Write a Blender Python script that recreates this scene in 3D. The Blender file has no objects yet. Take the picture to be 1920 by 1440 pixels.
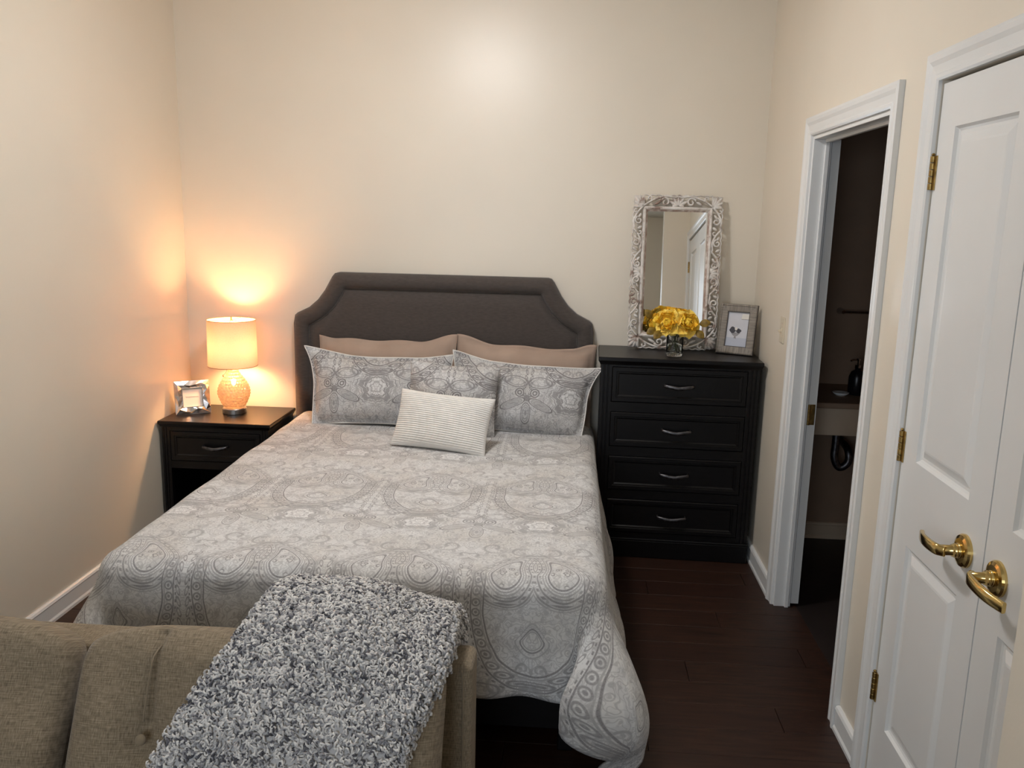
import bpy, bmesh, math, random
from mathutils import Vector, Matrix, Euler, noise
random.seed(7)
C = bpy.context.scene.collection
R = math.radians
pi = math.pi

# ------------------------------------------------------------------ camera
F_PX = 1614.27
YAW, PITCH, ROLL = 0.0661, 0.193, 0.0238
CAM = Vector((0.228, -4.5971, 1.6969))
fwd = Vector((-math.sin(YAW)*math.cos(PITCH), math.cos(YAW)*math.cos(PITCH), -math.sin(PITCH)))
rgt = Vector((math.cos(YAW), math.sin(YAW), 0))
upv = rgt.cross(fwd)
r2 = math.cos(ROLL)*rgt + math.sin(ROLL)*upv
u2 = -math.sin(ROLL)*rgt + math.cos(ROLL)*upv
cd = bpy.data.cameras.new('camera'); cam = bpy.data.objects.new('camera', cd); C.objects.link(cam)
cam.matrix_world = Matrix(((r2.x, u2.x, -fwd.x, CAM.x), (r2.y, u2.y, -fwd.y, CAM.y), (r2.z, u2.z, -fwd.z, CAM.z), (0, 0, 0, 1)))
cd.sensor_fit = 'HORIZONTAL'; cd.sensor_width = 36; cd.lens = F_PX*36/1920; cd.clip_start = .05
bpy.context.scene.camera = cam

# ------------------------------------------------------------------ light and exposure
sc = bpy.context.scene
vs = sc.view_settings
vs.view_transform = 'Standard'; vs.look = 'None'; vs.gamma = 1; vs.use_curve_mapping = False
vs.exposure = 0.0
w = bpy.data.worlds.new('World'); sc.world = w; w.use_nodes = True
bg = w.node_tree.nodes['Background']; bg.inputs[0].default_value = (.62, .76, 1, 1); bg.inputs[1].default_value = 1.0

def lamp_light(name, kind, loc, power, col, size=.1, rot=(0, 0, 0), size_y=None):
    l = bpy.data.lights.new(name, kind); l.energy = power; l.color = col
    if kind == 'AREA':
        l.size = size
        if size_y: l.shape = 'RECTANGLE'; l.size_y = size_y
    else: l.shadow_soft_size = size
    o = bpy.data.objects.new(name, l); C.objects.link(o); o.location = loc; o.rotation_euler = rot
    return o
# daylight entering by the window in the wall behind the camera
lamp_light('window_rear_offscreen', 'AREA', (-.55, -6.225, 1.55), 36, (.78, .88, 1), 1.18, (R(90), 0, 0), 1.18)

# ------------------------------------------------------------------ helpers
def srgb(r, g, b):
    f = lambda c: (c/255/12.92 if c/255 <= .04045 else ((c/255+.055)/1.055)**2.4)
    return (f(r), f(g), f(b), 1)

class X:
    """tiny expression builder for shader math nodes"""
    def __init__(s, t, k): s.t, s.k = t, k
    def _m(s, op, *a, clamp=False):
        n = s.t.nodes.new('ShaderNodeMath'); n.operation = op; n.use_clamp = clamp
        for i, v in enumerate(a):
            if isinstance(v, X): s.t.links.new(v.k, n.inputs[i])
            else: n.inputs[i].default_value = v
        return X(s.t, n.outputs[0])
    def __add__(s, o): return s._m('ADD', s, o)
    __radd__ = __add__
    def __mul__(s, o): return s._m('MULTIPLY', s, o)
    __rmul__ = __mul__
    def __sub__(s, o): return s._m('SUBTRACT', s, o)
    def __rsub__(s, o): return s._m('SUBTRACT', o, s)
    def __truediv__(s, o): return s._m('DIVIDE', s, o)
    def abs(s): return s._m('ABSOLUTE', s)
    def sin(s): return s._m('SINE', s)
    def fract(s): return s._m('FRACT', s)
    def sqrt(s): return s._m('SQRT', s)
    def max(s, o): return s._m('MAXIMUM', s, o)
    def min(s, o): return s._m('MINIMUM', s, o)
    def atan2(s, o): return s._m('ARCTAN2', s, o)
    def ss(s, a, b):
        n = s.t.nodes.new('ShaderNodeMapRange'); n.interpolation_type = 'SMOOTHSTEP'
        s.t.links.new(s.k, n.inputs[0]); n.inputs[1].default_value = a; n.inputs[2].default_value = b
        return X(s.t, n.outputs[0])
    def line(s, c, w):            # 1 on s==c, falling to 0 at distance w
        return (s-c).abs().ss(w, w*.35)
def hyp(a, b): return (a*a+b*b).sqrt()

def newmat(name):
    m = bpy.data.materials.new(name); m.use_nodes = True
    t = m.node_tree; return m, t, t.nodes['Principled BSDF']
def link(t, a, b): t.links.new(a, b)
def texc(t, kind='Object', scale=(1, 1, 1)):
    tc = t.nodes.new('ShaderNodeTexCoord'); mp = t.nodes.new('ShaderNodeMapping')
    mp.inputs['Scale'].default_value = scale; link(t, tc.outputs[kind], mp.inputs[0]); return mp.outputs[0]
def noise_n(t, vec, scale, detail=3, rough=.5):
    n = t.nodes.new('ShaderNodeTexNoise'); n.inputs['Scale'].default_value = scale
    n.inputs['Detail'].default_value = detail; n.inputs['Roughness'].default_value = rough
    if vec is not None: link(t, vec, n.inputs['Vector'])
    return n.outputs['Fac']
def ramp(t, fac, stops):
    n = t.nodes.new('ShaderNodeValToRGB'); e = n.color_ramp.elements
    while len(e) < len(stops): e.new(.5)
    for q, (p, c) in zip(e, stops): q.position = p; q.color = c
    link(t, fac, n.inputs[0]); return n.outputs[0]
def mixc(t, fac, a, b, mode='MIX'):
    n = t.nodes.new('ShaderNodeMix'); n.data_type = 'RGBA'; n.blend_type = mode
    for i, v in ((0, fac), (6, a), (7, b)):
        if isinstance(v, (int, float)): n.inputs[i].default_value = v
        elif isinstance(v, tuple): n.inputs[i].default_value = v
        else: link(t, v.k if isinstance(v, X) else v, n.inputs[i])
    return n.outputs[2]
def bump(t, h, strength, dist, bsdf):
    n = t.nodes.new('ShaderNodeBump'); n.inputs['Strength'].default_value = strength; n.inputs['Distance'].default_value = dist
    link(t, h, n.inputs['Height']); link(t, n.outputs[0], bsdf.inputs['Normal'])
def M(name, col, rough=.5, metal=0, var=.12, vscale=6, stretch=(1, 1, 1), bscale=0, bstr=.2, bdist=.002, spec=.5, sheen=0, col2=None, rvar=0):
    m, t, b = newmat(name)
    v = texc(t, 'Object', stretch)
    f = noise_n(t, v, vscale, 4)
    dark = col2 or tuple(c*(1-var*2) for c in col[:3])+(1,)
    lite = tuple(min(1, c*(1+var)) for c in col[:3])+(1,)
    link(t, ramp(t, f, [(.3, dark), (.7, lite)]), b.inputs['Base Color'])
    b.inputs['Roughness'].default_value = rough; b.inputs['Metallic'].default_value = metal
    b.inputs['Specular IOR Level'].default_value = spec
    if sheen: b.inputs['Sheen Weight'].default_value = sheen
    if bscale: bump(t, noise_n(t, v, bscale, 3), bstr, bdist, b)
    return m

# ------------------------------------------------------------------ materials
MAT = {}
MAT['wall'] = M('wall_paint', srgb(226, 216, 199), .38, var=.02, vscale=1.5, bscale=170, bstr=.08, bdist=.002, spec=.6)
MAT['ceil'] = M('ceiling_paint', srgb(226, 220, 208), .8, var=.02, bscale=90, bstr=.2)
MAT['trim'] = M('white_trim_paint', srgb(226, 226, 224), .32, var=.015, vscale=3, bscale=60, bstr=.03)
MAT['black'] = M('black_stained_wood', srgb(11, 9, 10), .34, var=.25, vscale=4, stretch=(2, 9, 40), bscale=30, bstr=.05, spec=.32)
MAT['brass'] = M('polished_brass', srgb(214, 186, 122), .16, 1, var=.06, vscale=20)
MAT['oldbrass'] = M('aged_brass', srgb(176, 148, 92), .36, 1, var=.2, vscale=60)
MAT['pewter'] = M('pewter_metal', srgb(104, 102, 104), .4, 1, var=.25, vscale=60)
MAT['nickel'] = M('brushed_nickel', srgb(178, 172, 166), .3, 1, var=.05, vscale=40, stretch=(1, 1, 30))
MAT['silver'] = M('silver_leaf', srgb(214, 208, 204), .24, 1, var=.08, vscale=60)
MAT['charcoal'] = M('charcoal_upholstery', srgb(78, 71, 67), .92, var=.08, vscale=40, stretch=(1, 1, 4), bscale=700, bstr=.25, bdist=.001, spec=.2, sheen=.25)
MAT['taupe'] = M('taupe_cotton', srgb(170, 148, 132), .85, var=.05, vscale=8, bscale=500, bstr=.15, bdist=.0006, spec=.2)
MAT['whitefab'] = M('white_ribbed_cotton', srgb(228, 224, 218), .85, var=.03, vscale=20, bscale=600, bstr=.15, bdist=.0006, spec=.2)
MAT['mattress'] = M('mattress_ticking', srgb(196, 188, 176), .9, var=.04)
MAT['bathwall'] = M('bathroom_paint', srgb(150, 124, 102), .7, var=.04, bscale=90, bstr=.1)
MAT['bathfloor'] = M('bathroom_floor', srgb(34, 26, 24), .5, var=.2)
MAT['vanity'] = M('vanity_panel', srgb(196, 176, 152), .5, var=.05)
MAT['paper'] = M('white_card', srgb(226, 222, 214), .7, var=.02)
MAT['ink'] = M('grey_ink', srgb(160, 154, 148), .8, var=.05)
MAT['shadeink'] = M('dark_print', srgb(72, 70, 76), .7, var=.2, vscale=120)
MAT['printbg'] = M('pale_print', srgb(206, 206, 212), .6, var=.04, vscale=10)
MAT['printlow'] = M('pale_print_table', srgb(186, 190, 202), .6, var=.04, vscale=10)
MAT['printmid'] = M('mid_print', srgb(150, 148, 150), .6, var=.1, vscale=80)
MAT['greywood'] = M('weathered_grey_wood', srgb(142, 133, 122), .6, var=.22, vscale=14, stretch=(1, 1, 14), bscale=60, bstr=.15)
MAT['greywoodh'] = M('weathered_grey_wood_rail', srgb(142, 133, 122), .6, var=.22, vscale=14, stretch=(14, 1, 1), bscale=60, bstr=.15)
MAT['darkline'] = M('dark_frame_edge', srgb(66, 58, 52), .5, var=.1)
MAT['yellow'] = M('yellow_petal', srgb(255, 222, 84), .6, var=.10, vscale=40, spec=.3, col2=srgb(250, 190, 44))
MAT['palepet'] = M('pale_yellow_petal', srgb(255, 226, 120), .6, var=.08, vscale=40, spec=.3, col2=srgb(250, 204, 76))
MAT['stem'] = M('green_stem', srgb(74, 82, 52), .6, var=.2, vscale=60)
MAT['leaf'] = M('olive_leaf', srgb(140, 112, 36), .6, var=.3, vscale=40)
MAT['plastic'] = M('almond_plastic', srgb(214, 203, 180), .4, var=.02)
MAT['harp'] = M('dull_brass_wire', srgb(150, 120, 84), .4, 1, var=.1)
MAT['dark'] = M('dark_bottle', srgb(26, 24, 28), .3, var=.1)
MAT['chrome'] = M('chrome', srgb(200, 200, 204), .12, 1, var=.03)

def wood_floor():
    m, t, b = newmat('dark_laminate')
    oi = t.nodes.new('ShaderNodeObjectInfo')
    v = texc(t, 'Object', (2.2, 34, 1))
    off = t.nodes.new('ShaderNodeVectorMath'); off.operation = 'ADD'; link(t, v, off.inputs[0])
    cb = t.nodes.new('ShaderNodeCombineXYZ'); mu = t.nodes.new('ShaderNodeMath'); mu.operation = 'MULTIPLY'; mu.inputs[1].default_value = 50
    link(t, oi.outputs['Random'], mu.inputs[0]); link(t, mu.outputs[0], cb.inputs[0]); link(t, mu.outputs[0], cb.inputs[2]); link(t, cb.outputs[0], off.inputs[1])
    f = noise_n(t, off.outputs[0], 2.2, 6, .6)
    c1 = ramp(t, f, [(.28, srgb(30, 17, 11)), (.5, srgb(48, 28, 19)), (.75, srgb(62, 38, 26))])
    c2 = mixc(t, X(t, oi.outputs['Random'])*.5, c1, srgb(42, 22, 15))
    link(t, c2, b.inputs['Base Color']); b.inputs['Roughness'].default_value = .46; b.inputs['Specular IOR Level'].default_value = .35
    bump(t, f, .08, .002, b)
    return m
MAT['floor'] = wood_floor()

def linen():
    m, t, b = newmat('taupe_linen_weave')
    v = texc(t, 'UV', (1, 1, 1))
    a = noise_n(t, texc(t, 'UV', (30, 420, 1)), 1, 3)
    c = noise_n(t, texc(t, 'UV', (420, 60, 1)), 1, 2)
    f = (X(t, a)+X(t, c))*.5
    big = noise_n(t, v, 5, 2)
    col = ramp(t, f.k, [(.33, srgb(98, 86, 70)), (.5, srgb(138, 124, 103)), (.68, srgb(168, 153, 131))])
    col = mixc(t, X(t, big)*.25, col, srgb(126, 110, 90))
    link(t, col, b.inputs['Base Color']); b.inputs['Roughness'].default_value = .95; b.inputs['Specular IOR Level'].default_value = .15
    b.inputs['Sheen Weight'].default_value = .15
    bump(t, f.k, .5, .0012, b)
    return m
MAT['linen'] = linen()

def whitewash(name, stretch):
    m, t, b = newmat(name)
    v = texc(t, 'Object', stretch)
    f = noise_n(t, v, 22, 5, .6)
    col = ramp(t, f, [(.36, srgb(150, 128, 116)), (.46, srgb(208, 200, 192)), (.7, srgb(232, 228, 222))])
    link(t, col, b.inputs['Base Color']); b.inputs['Roughness'].default_value = .6
    bump(t, noise_n(t, v, 90, 3), .25, .001, b)
    return m
MAT['wash'] = whitewash('whitewashed_carving', (1, 1, 1))
def worn():
    m, t, b = newmat('worn_inner_moulding')
    f = noise_n(t, texc(t, 'Object', (1, 1, 1)), 28, 4, .6)
    col = ramp(t, f, [(.38, srgb(150, 124, 112)), (.55, srgb(178, 160, 148)), (.68, srgb(222, 214, 206))])
    link(t, col, b.inputs['Base Color']); b.inputs['Roughness'].default_value = .6
    return m
MAT['worn'] = worn()
def mirror_glass():
    m, t, b = newmat('mirror_glass')
    f = noise_n(t, texc(t, 'Object'), 3, 2)
    link(t, ramp(t, f, [(.3, (.80, .81, .80, 1)), (.7, (.84, .85, .84, 1))]), b.inputs['Base Color'])
    b.inputs['Metallic'].default_value = 1; b.inputs['Roughness'].default_value = .01
    return m
MAT['mirror'] = mirror_glass()
def clear_glass(name, tint, rough=0.0, ior=1.45):
    m, t, b = newmat(name)
    f = noise_n(t, texc(t, 'Object'), 8, 2)
    link(t, ramp(t, f, [(.3, tint), (.7, tuple(min(1, c*1.03) for c in tint[:3])+(1,))]), b.inputs['Base Color'])
    b.inputs['Transmission Weight'].default_value = 1; b.inputs['Roughness'].default_value = rough; b.inputs['IOR'].default_value = ior
    return m
MAT['glass'] = clear_glass('clear_glass', (.95, .97, .95, 1))
MAT['water'] = clear_glass('water', (.96, .98, .97, 1), 0, 1.33)
def lamp_glass():
    m, t, b = newmat('champagne_mercury_glass')
    out = t.nodes['Material Output']
    f = noise_n(t, texc(t, 'Object'), 70, 4, .65)
    link(t, ramp(t, f, [(.35, srgb(170, 120, 72)), (.6, srgb(246, 214, 176))]), b.inputs['Base Color'])
    b.inputs['Metallic'].default_value = .8; b.inputs['Roughness'].default_value = .16
    tr = t.nodes.new('ShaderNodeBsdfTransparent'); tr.inputs[0].default_value = (1, .92, .80, 1)
    tl = t.nodes.new('ShaderNodeBsdfTranslucent'); tl.inputs[0].default_value = (1, .88, .72, 1)
    a1 = t.nodes.new('ShaderNodeMixShader'); a1.inputs[0].default_value = .5; link(t, tr.outputs[0], a1.inputs[1]); link(t, tl.outputs[0], a1.inputs[2])
    mx = t.nodes.new('ShaderNodeMixShader'); k = X(t, f).ss(.3, .7)*.35+.35
    link(t, k.k, mx.inputs[0]); link(t, a1.outputs[0], mx.inputs[1]); link(t, b.outputs[0], mx.inputs[2]); link(t, mx.outputs[0], out.inputs[0])
    return m
MAT['lampglass'] = lamp_glass()
def shade_mat():
    m, t, b = newmat('linen_lampshade')
    out = t.nodes['Material Output']
    f = noise_n(t, texc(t, 'Object', (60, 60, 300)), 3, 3)
    c = ramp(t, f, [(.3, srgb(226, 186, 154)), (.7, srgb(238, 202, 172))])
    link(t, c, b.inputs['Base Color']); b.inputs['Roughness'].default_value = .9; b.inputs['Specular IOR Level'].default_value = .1
    tl = t.nodes.new('ShaderNodeBsdfTranslucent'); tl.inputs[0].default_value = (.95, .62, .44, 1)
    mx = t.nodes.new('ShaderNodeMixShader'); mx.inputs[0].default_value = .05
    link(t, b.outputs[0], mx.inputs[1]); link(t, tl.outputs[0], mx.inputs[2]); link(t, mx.outputs[0], out.inputs[0])
    return m
MAT['shade'] = shade_mat()
def emit(name, col, s):
    m, t, b = newmat(name)
    f = noise_n(t, texc(t, 'Object'), 4, 1)
    link(t, ramp(t, f, [(.2, col), (.8, col)]), b.inputs['Emission Color'])
    b.inputs['Base Color'].default_value = col; b.inputs['Emission Strength'].default_value = s
    return m
MAT['bulb'] = emit('warm_bulb', (1, .60, .29, 1), 260)
MAT['nightbulb'] = emit('warm_night_bulb', (1, .72, .45, 1), 30)
MAT['dome'] = emit('ceiling_light_dome', (.99, .985, 1, 1), 114)

def paisley(name, ox=0., oy=0., scale=1., contrast=1.0, ground=(213, 212, 210)):
    """printed damask: fleurs, scalloped medallions and mirrored paisleys, in metres of cloth"""
    m, t, b = newmat(name)
    tc = t.nodes.new('ShaderNodeTexCoord'); mp = t.nodes.new('ShaderNodeMapping')
    mp.inputs['Scale'].default_value = (scale, scale, scale); mp.inputs['Location'].default_value = (ox, oy, 0)
    link(t, tc.outputs['UV'], mp.inputs[0])
    nz = t.nodes.new('ShaderNodeTexNoise'); nz.inputs['Scale'].default_value = 14; nz.inputs['Detail'].default_value = 1; link(t, mp.outputs[0], nz.inputs['Vector'])
    vm = t.nodes.new('ShaderNodeVectorMath'); vm.operation = 'MULTIPLY_ADD'; vm.inputs[1].default_value = (.010, .010, 0)
    link(t, nz.outputs['Color'], vm.inputs[0]); link(t, mp.outputs[0], vm.inputs[2])
    sp = t.nodes.new('ShaderNodeSeparateXYZ'); link(t, vm.outputs[0], sp.inputs[0])
    x, y = X(t, sp.outputs[0]), X(t, sp.outputs[1])
    u = (((x+.061)/.43+.5).fract()-.5).abs()*.43            # 0 on the fleur axis, .215 on the medallion axis
    q = ((y-.09)/.83).fract()*.83                            # 0 on the fleur row, .42 on the paisley row
    qc = (((y-.09)/.83+.5).fract()-.5)*.83                   # signed distance from the fleur row
    ink = None
    def add(e):
        nonlocal ink
        ink = e if ink is None else ink.max(e)
    # medallion with scalloped band
    mu = .215-u; mv = (qc+.01)*1.1
    th = mv.atan2(mu); rr = hyp(mu, mv)
    sc_ = rr*(1.0+.16*((th*6).sin())+.05*((th*18).sin()))
    add(sc_.ss(.056, .060)*sc_.ss(.084, .078)*.55)
    add(sc_.line(.090, .004)*.6); add(sc_.line(.050, .004)*.7); add(sc_.line(.026, .006)*.5); add(sc_.line(.106, .004)*.4)
    # fleur: curls, leaves, palmette
    c1 = hyp(u-.038, qc+.026); add(c1.line(.020, .004)*.9); add(c1.line(.009, .005)*.8)
    c2 = hyp(u, qc); add(c2.ss(.020, .014)*.7)
    lf = hyp((u-.075)*.55+(qc-.02)*.25, (qc-.035)*1.7-(u-.075)*.75); add(lf.ss(.034, .030)*.30); add(lf.line(.038, .004)*.85); add(lf.line(.029, .003)*.5); add(lf.line(.020, .003)*.5); add(lf.ss(.012, .008)*.5)
    l2 = hyp(u*1.7, (qc-.075)*.8); add(l2.line(.040, .004)*.75); add(l2.line(.031, .003)*.55); add(l2.line(.022, .003)*.55); add(l2.ss(.012, .008)*.5)
    l3 = hyp((u-.06)*.7+(qc+.08)*.2, (qc+.08)*1.5); add(l3.line(.040, .005)*.7); add(l3.line(.026, .004)*.5)
    # scroll tendrils: little spirals in the plain fields
    for (su, sq, r_, tw, sg) in ((.075, .205, .050, 150, 1), (.165, .235, .042, 170, -1), (.020, .275, .036, 190, 1), (.118, .735, .046, 150, -1), (.190, .690, .034, 190, 1), (.045, .660, .034, 190, -1)):
        du, dq = u-su, q-sq
        d = hyp(du, dq); add(((dq.atan2(du)*sg+d*tw).sin()).ss(.55, .9)*d.ss(r_, r_*.8)*.55)
    # paisley: drop with curled tip, nested outlines
    pu = u-.128; pv = q-.40
    up_ = pv.min(0.)
    tip = pu-(up_*up_)*4.2                                   # bends the upper end towards the medallion axis
    nar = 1.0+(up_*-6.5)
    pdr = hyp(tip*nar, pv.max(0.)+up_*.50)
    add(pdr.line(.046, .004)*.95); add(pdr.line(.054, .003)*.7); add(pdr.line(.062, .003)*.6); add(pdr.line(.078, .004)*.8); add(pdr.line(.096, .004)*.7); add(pdr.line(.104, .003)*.5)
    beads = ((q*300).sin()).ss(.0, .6)
    add(pdr.line(.070, .004)*beads*.75); add(pdr.line(.087, .006)*beads*.8)
    # big oval garland below the drops, with a flower row inside
    gu = .215-u; gv = (q-.50)*.72
    gd = hyp(gu, gv.max(0.)); low = q.ss(.36, .44)*q.ss(.80, .74)
    add(gd.line(.150, .0035).max(gd.line(.157, .003)*.6).max(gd.line(.186, .003)).max(gd.line(.193, .0035)*beads)*low*.95)
    fl = hyp(((q*32).fract()-.5), (gd-.171)*32); add((fl.line(.34, .12).max(fl.ss(.18, .12)))*low*.8)
    # leaf fringe on the fleur axis
    fr = hyp(((q*30+u*40).fract()-.5), (u-.014)*56); add(fr.line(.34, .12)*q.ss(.30, .36)*.8)
    # spade on the medallion axis
    s1 = hyp((.215-u)*(1.0+(.60-q).max(0.)*22+(q-.61).max(0.)*8), (q-.60)*.95); add(s1.line(.036, .004)*.9); add(s1.line(.028, .003)*.6); add(s1.line(.052, .004)*.5)
    # small flower cluster in the drop and scattered sprigs, mirrored with the repeat
    cf = t.nodes.new('ShaderNodeCombineXYZ'); aq = qc.abs(); link(t, u.k, cf.inputs[0]); link(t, aq.k, cf.inputs[1])
    vo = t.nodes.new('ShaderNodeTexVoronoi'); vo.inputs['Scale'].default_value = 46; link(t, cf.outputs[0], vo.inputs['Vector'])
    vd = X(t, vo.outputs['Distance']); rose_ = vd.line(.36, .10).max(vd.ss(.2, .14))
    add(rose_*pdr.ss(.044, .034)*.9)
    n1 = X(t, noise_n(t, cf.outputs[0], 15, 2, .5))
    add(rose_*n1.ss(.52, .60)*.45)
    ink2 = ink.max(((n1*75).sin()).ss(.62, .95)*.42)
    n5 = X(t, noise_n(t, cf.outputs[0], 30, 1, .5))
    ink2 = ink2.max(((n5*46).sin()).ss(.6, .95)*.30)
    n2 = X(t, noise_n(t, mp.outputs[0], 260, 2, .6))
    ink3 = ink2*(n2*.7+.50)*contrast
    # broad tints
    n3 = X(t, noise_n(t, mp.outputs[0], 5, 3)).ss(.40, .64)
    n4 = X(t, noise_n(t, cf.outputs[0], 21, 1)).ss(.52, .58)
    g = srgb(*ground)
    base = mixc(t, n3*.6, g, srgb(ground[0]-13, ground[1]-16, ground[2]-21))
    base = mixc(t, n4*.5, base, srgb(ground[0]-28, ground[1]-29, ground[2]-28))
    hi = sc_.ss(.050, .040).max((pdr-.050).abs().ss(.010, .004))
    base = mixc(t, hi*.6, base, srgb(ground[0]+16, ground[1]+16, ground[2]+16))
    col = mixc(t, ink3._m('MINIMUM', ink3, .95), base, srgb(120, 116, 116))
    link(t, col, b.inputs['Base Color'])
    b.inputs['Roughness'].default_value = .75; b.inputs['Specular IOR Level'].default_value = .25; b.inputs['Sheen Weight'].default_value = .1
    bump(t, n2.k, .12, .0008, b)
    return m
MAT['paisley'] = paisley('paisley_duvet_cloth')
MAT['sham'] = paisley('paisley_sham_cloth', .0, .0, 1.0, 1.35, (204, 203, 202))
MAT['sham2'] = paisley('paisley_cushion_cloth', .0, .0, 1.0, 1.35, (204, 203, 202))

def throw_mat():
    m, t, b = newmat('frosted_sherpa_yarn')
    at = t.nodes.new('ShaderNodeAttribute'); at.attribute_name = 'tone'
    f = X(t, at.outputs['Fac'])
    n = X(t, noise_n(t, texc(t, 'Object'), 260, 2))
    k = f+(n-.5)*.12
    col = ramp(t, k.k, [(.04, srgb(50, 49, 54)), (.3, srgb(116, 115, 122)), (.6, srgb(196, 193, 191)), (.95, srgb(242, 238, 232))])
    link(t, col, b.inputs['Base Color']); b.inputs['Roughness'].default_value = .9; b.inputs['Specular IOR Level'].default_value = .2; b.inputs['Sheen Weight'].default_value = .3
    return m
MAT['throw'] = throw_mat()

# ------------------------------------------------------------------ geometry helpers
def obj(name, me, mat, parent=None, loc=None, rot=None, smooth=False):
    if isinstance(me, bmesh.types.BMesh):
        bm = me; me = bpy.data.meshes.new(name); bm.to_mesh(me); bm.free()
    if mat is not None and not me.materials: me.materials.append(MAT[mat] if isinstance(mat, str) else mat)
    if smooth: me.polygons.foreach_set('use_smooth', [True]*len(me.polygons))
    o = bpy.data.objects.new(name, me); C.objects.link(o)
    if parent: o.parent = parent
    if loc is not None: o.location = loc
    if rot is not None: o.rotation_euler = rot
    return o
def tag(o, label, cat, group=None, kind=None):
    o['label'] = label
    if cat: o['category'] = cat
    if group: o['group'] = group
    if kind: o['kind'] = kind
    return o
def struct(o, label=None):
    o['kind'] = 'structure'
    if label: o['label'] = label
    return o
def thing(name, label, cat, loc=(0, 0, 0), rot=(0, 0, 0), group=None):
    o = bpy.data.objects.new(name, None); C.objects.link(o); o.location = loc; o.rotation_euler = rot
    o.empty_display_size = .1
    return tag(o, label, cat, group)
def bx(bm, x0, x1, y0, y1, z0, z1):
    v = [bm.verts.new((x, y, z)) for x in (x0, x1) for y in (y0, y1) for z in (z0, z1)]
    for f in ((0, 1, 3, 2), (4, 6, 7, 5), (0, 4, 5, 1), (2, 3, 7, 6), (0, 2, 6, 4), (1, 5, 7, 3)):
        bm.faces.new([v[i] for i in f])
    return v
def box(x0, x1, y0, y1, z0, z1, bev=0, seg=2):
    bm = bmesh.new(); bx(bm, x0, x1, y0, y1, z0, z1)
    bmesh.ops.recalc_face_normals(bm, faces=bm.faces)
    if bev: bmesh.ops.bevel(bm, geom=bm.edges[:], offset=bev, segments=seg, affect='EDGES', profile=.5)
    return bm
def boxes(lst, bev=0, seg=1):
    bm = bmesh.new()
    for l in lst: bx(bm, *l)
    bmesh.ops.recalc_face_normals(bm, faces=bm.faces)
    if bev: bmesh.ops.bevel(bm, geom=bm.edges[:], offset=bev, segments=seg, affect='EDGES')
    return bm
def lathe(bm, prof, n=40, cx=0, cy=0, fn=None, cap=True):
    rings = []
    for (r, z) in prof:
        ring = []
        for i in range(n):
            a = 2*pi*i/n; rr = fn(r, z, a) if fn else r
            ring.append(bm.verts.new((cx+rr*math.cos(a), cy+rr*math.sin(a), z)))
        rings.append(ring)
    for a, b in zip(rings, rings[1:]):
        for i in range(n): bm.faces.new((a[i], a[(i+1) % n], b[(i+1) % n], b[i]))
    if cap:
        bm.faces.new(rings[0][::-1]); bm.faces.new(rings[-1])
    return bm
def tube(bm, pts, rad, n=8, flat=1.0, cap=True, up=None):
    """swept tube; rad number or list; flat squashes along the 'up' direction"""
    pts = [Vector(p) for p in pts]; N = len(pts); rings = []
    prev = Vector(up) if up else None
    for i, p in enumerate(pts):
        d = (pts[min(i+1, N-1)]-pts[max(i-1, 0)]).normalized()
        if prev is None: prev = Vector((0, 0, 1)) if abs(d.z) < .9 else Vector((1, 0, 0))
        s = d.cross(prev)
        if s.length < 1e-6: s = d.orthogonal()
        s.normalize(); v = s.cross(d).normalized()
        if not up: prev = v
        r = rad[i] if isinstance(rad, (list, tuple)) else rad
        rings.append([bm.verts.new(p+s*(r*math.cos(2*pi*k/n))+v*(r*flat*math.sin(2*pi*k/n))) for k in range(n)])
    for a, b in zip(rings, rings[1:]):
        for k in range(n): bm.faces.new((a[k], a[(k+1) % n], b[(k+1) % n], b[k]))
    if cap: bm.faces.new(rings[0][::-1]); bm.faces.new(rings[-1])
    return bm
def bez(p0, p1, p2, p3, n=10):
    p0, p1, p2, p3 = map(Vector, (p0, p1, p2, p3)); o = []
    for i in range(n+1):
        t = i/n; o.append(p0*(1-t)**3+p1*3*t*(1-t)**2+p2*3*t*t*(1-t)+p3*t**3)
    return o
def catmull(P, n=6):
    P = [Vector(p) for p in P]; Q = [P[0]*2-P[1]]+P+[P[-1]*2-P[-2]]; o = []
    for i in range(1, len(Q)-2):
        for k in range(n):
            t = k/n; a, b, c, d = Q[i-1:i+3]
            o.append(.5*((2*b)+(c-a)*t+(2*a-5*b+4*c-d)*t*t+(3*b-a-3*c+d)*t**3))
    o.append(P[-1]); return o
def grid(nu, nv, fn, uvfn=None, close_v=False):
    vs_, fs = [], []
    for j in range(nv):
        for i in range(nu): vs_.append(fn(i/(nu-1), j/(nv-1)))
    for j in range(nv-1):
        for i in range(nu-1):
            a = j*nu+i; fs.append((a, a+1, a+nu+1, a+nu))
    me = bpy.data.meshes.new('m'); me.from_pydata([tuple(v) for v in vs_], [], fs)
    if uvfn:
        uv = me.uv_layers.new(name='UV'); 
        for l in me.loops:
            k = l.vertex_index; i, j = k % nu, k//nu
            uv.data[l.index].uv = uvfn(i/(nu-1), j/(nv-1))
    me.update(); return me
def sst(a, b, x):
    t = max(0, min(1, (x-a)/(b-a))); return t*t*(3-2*t)
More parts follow.
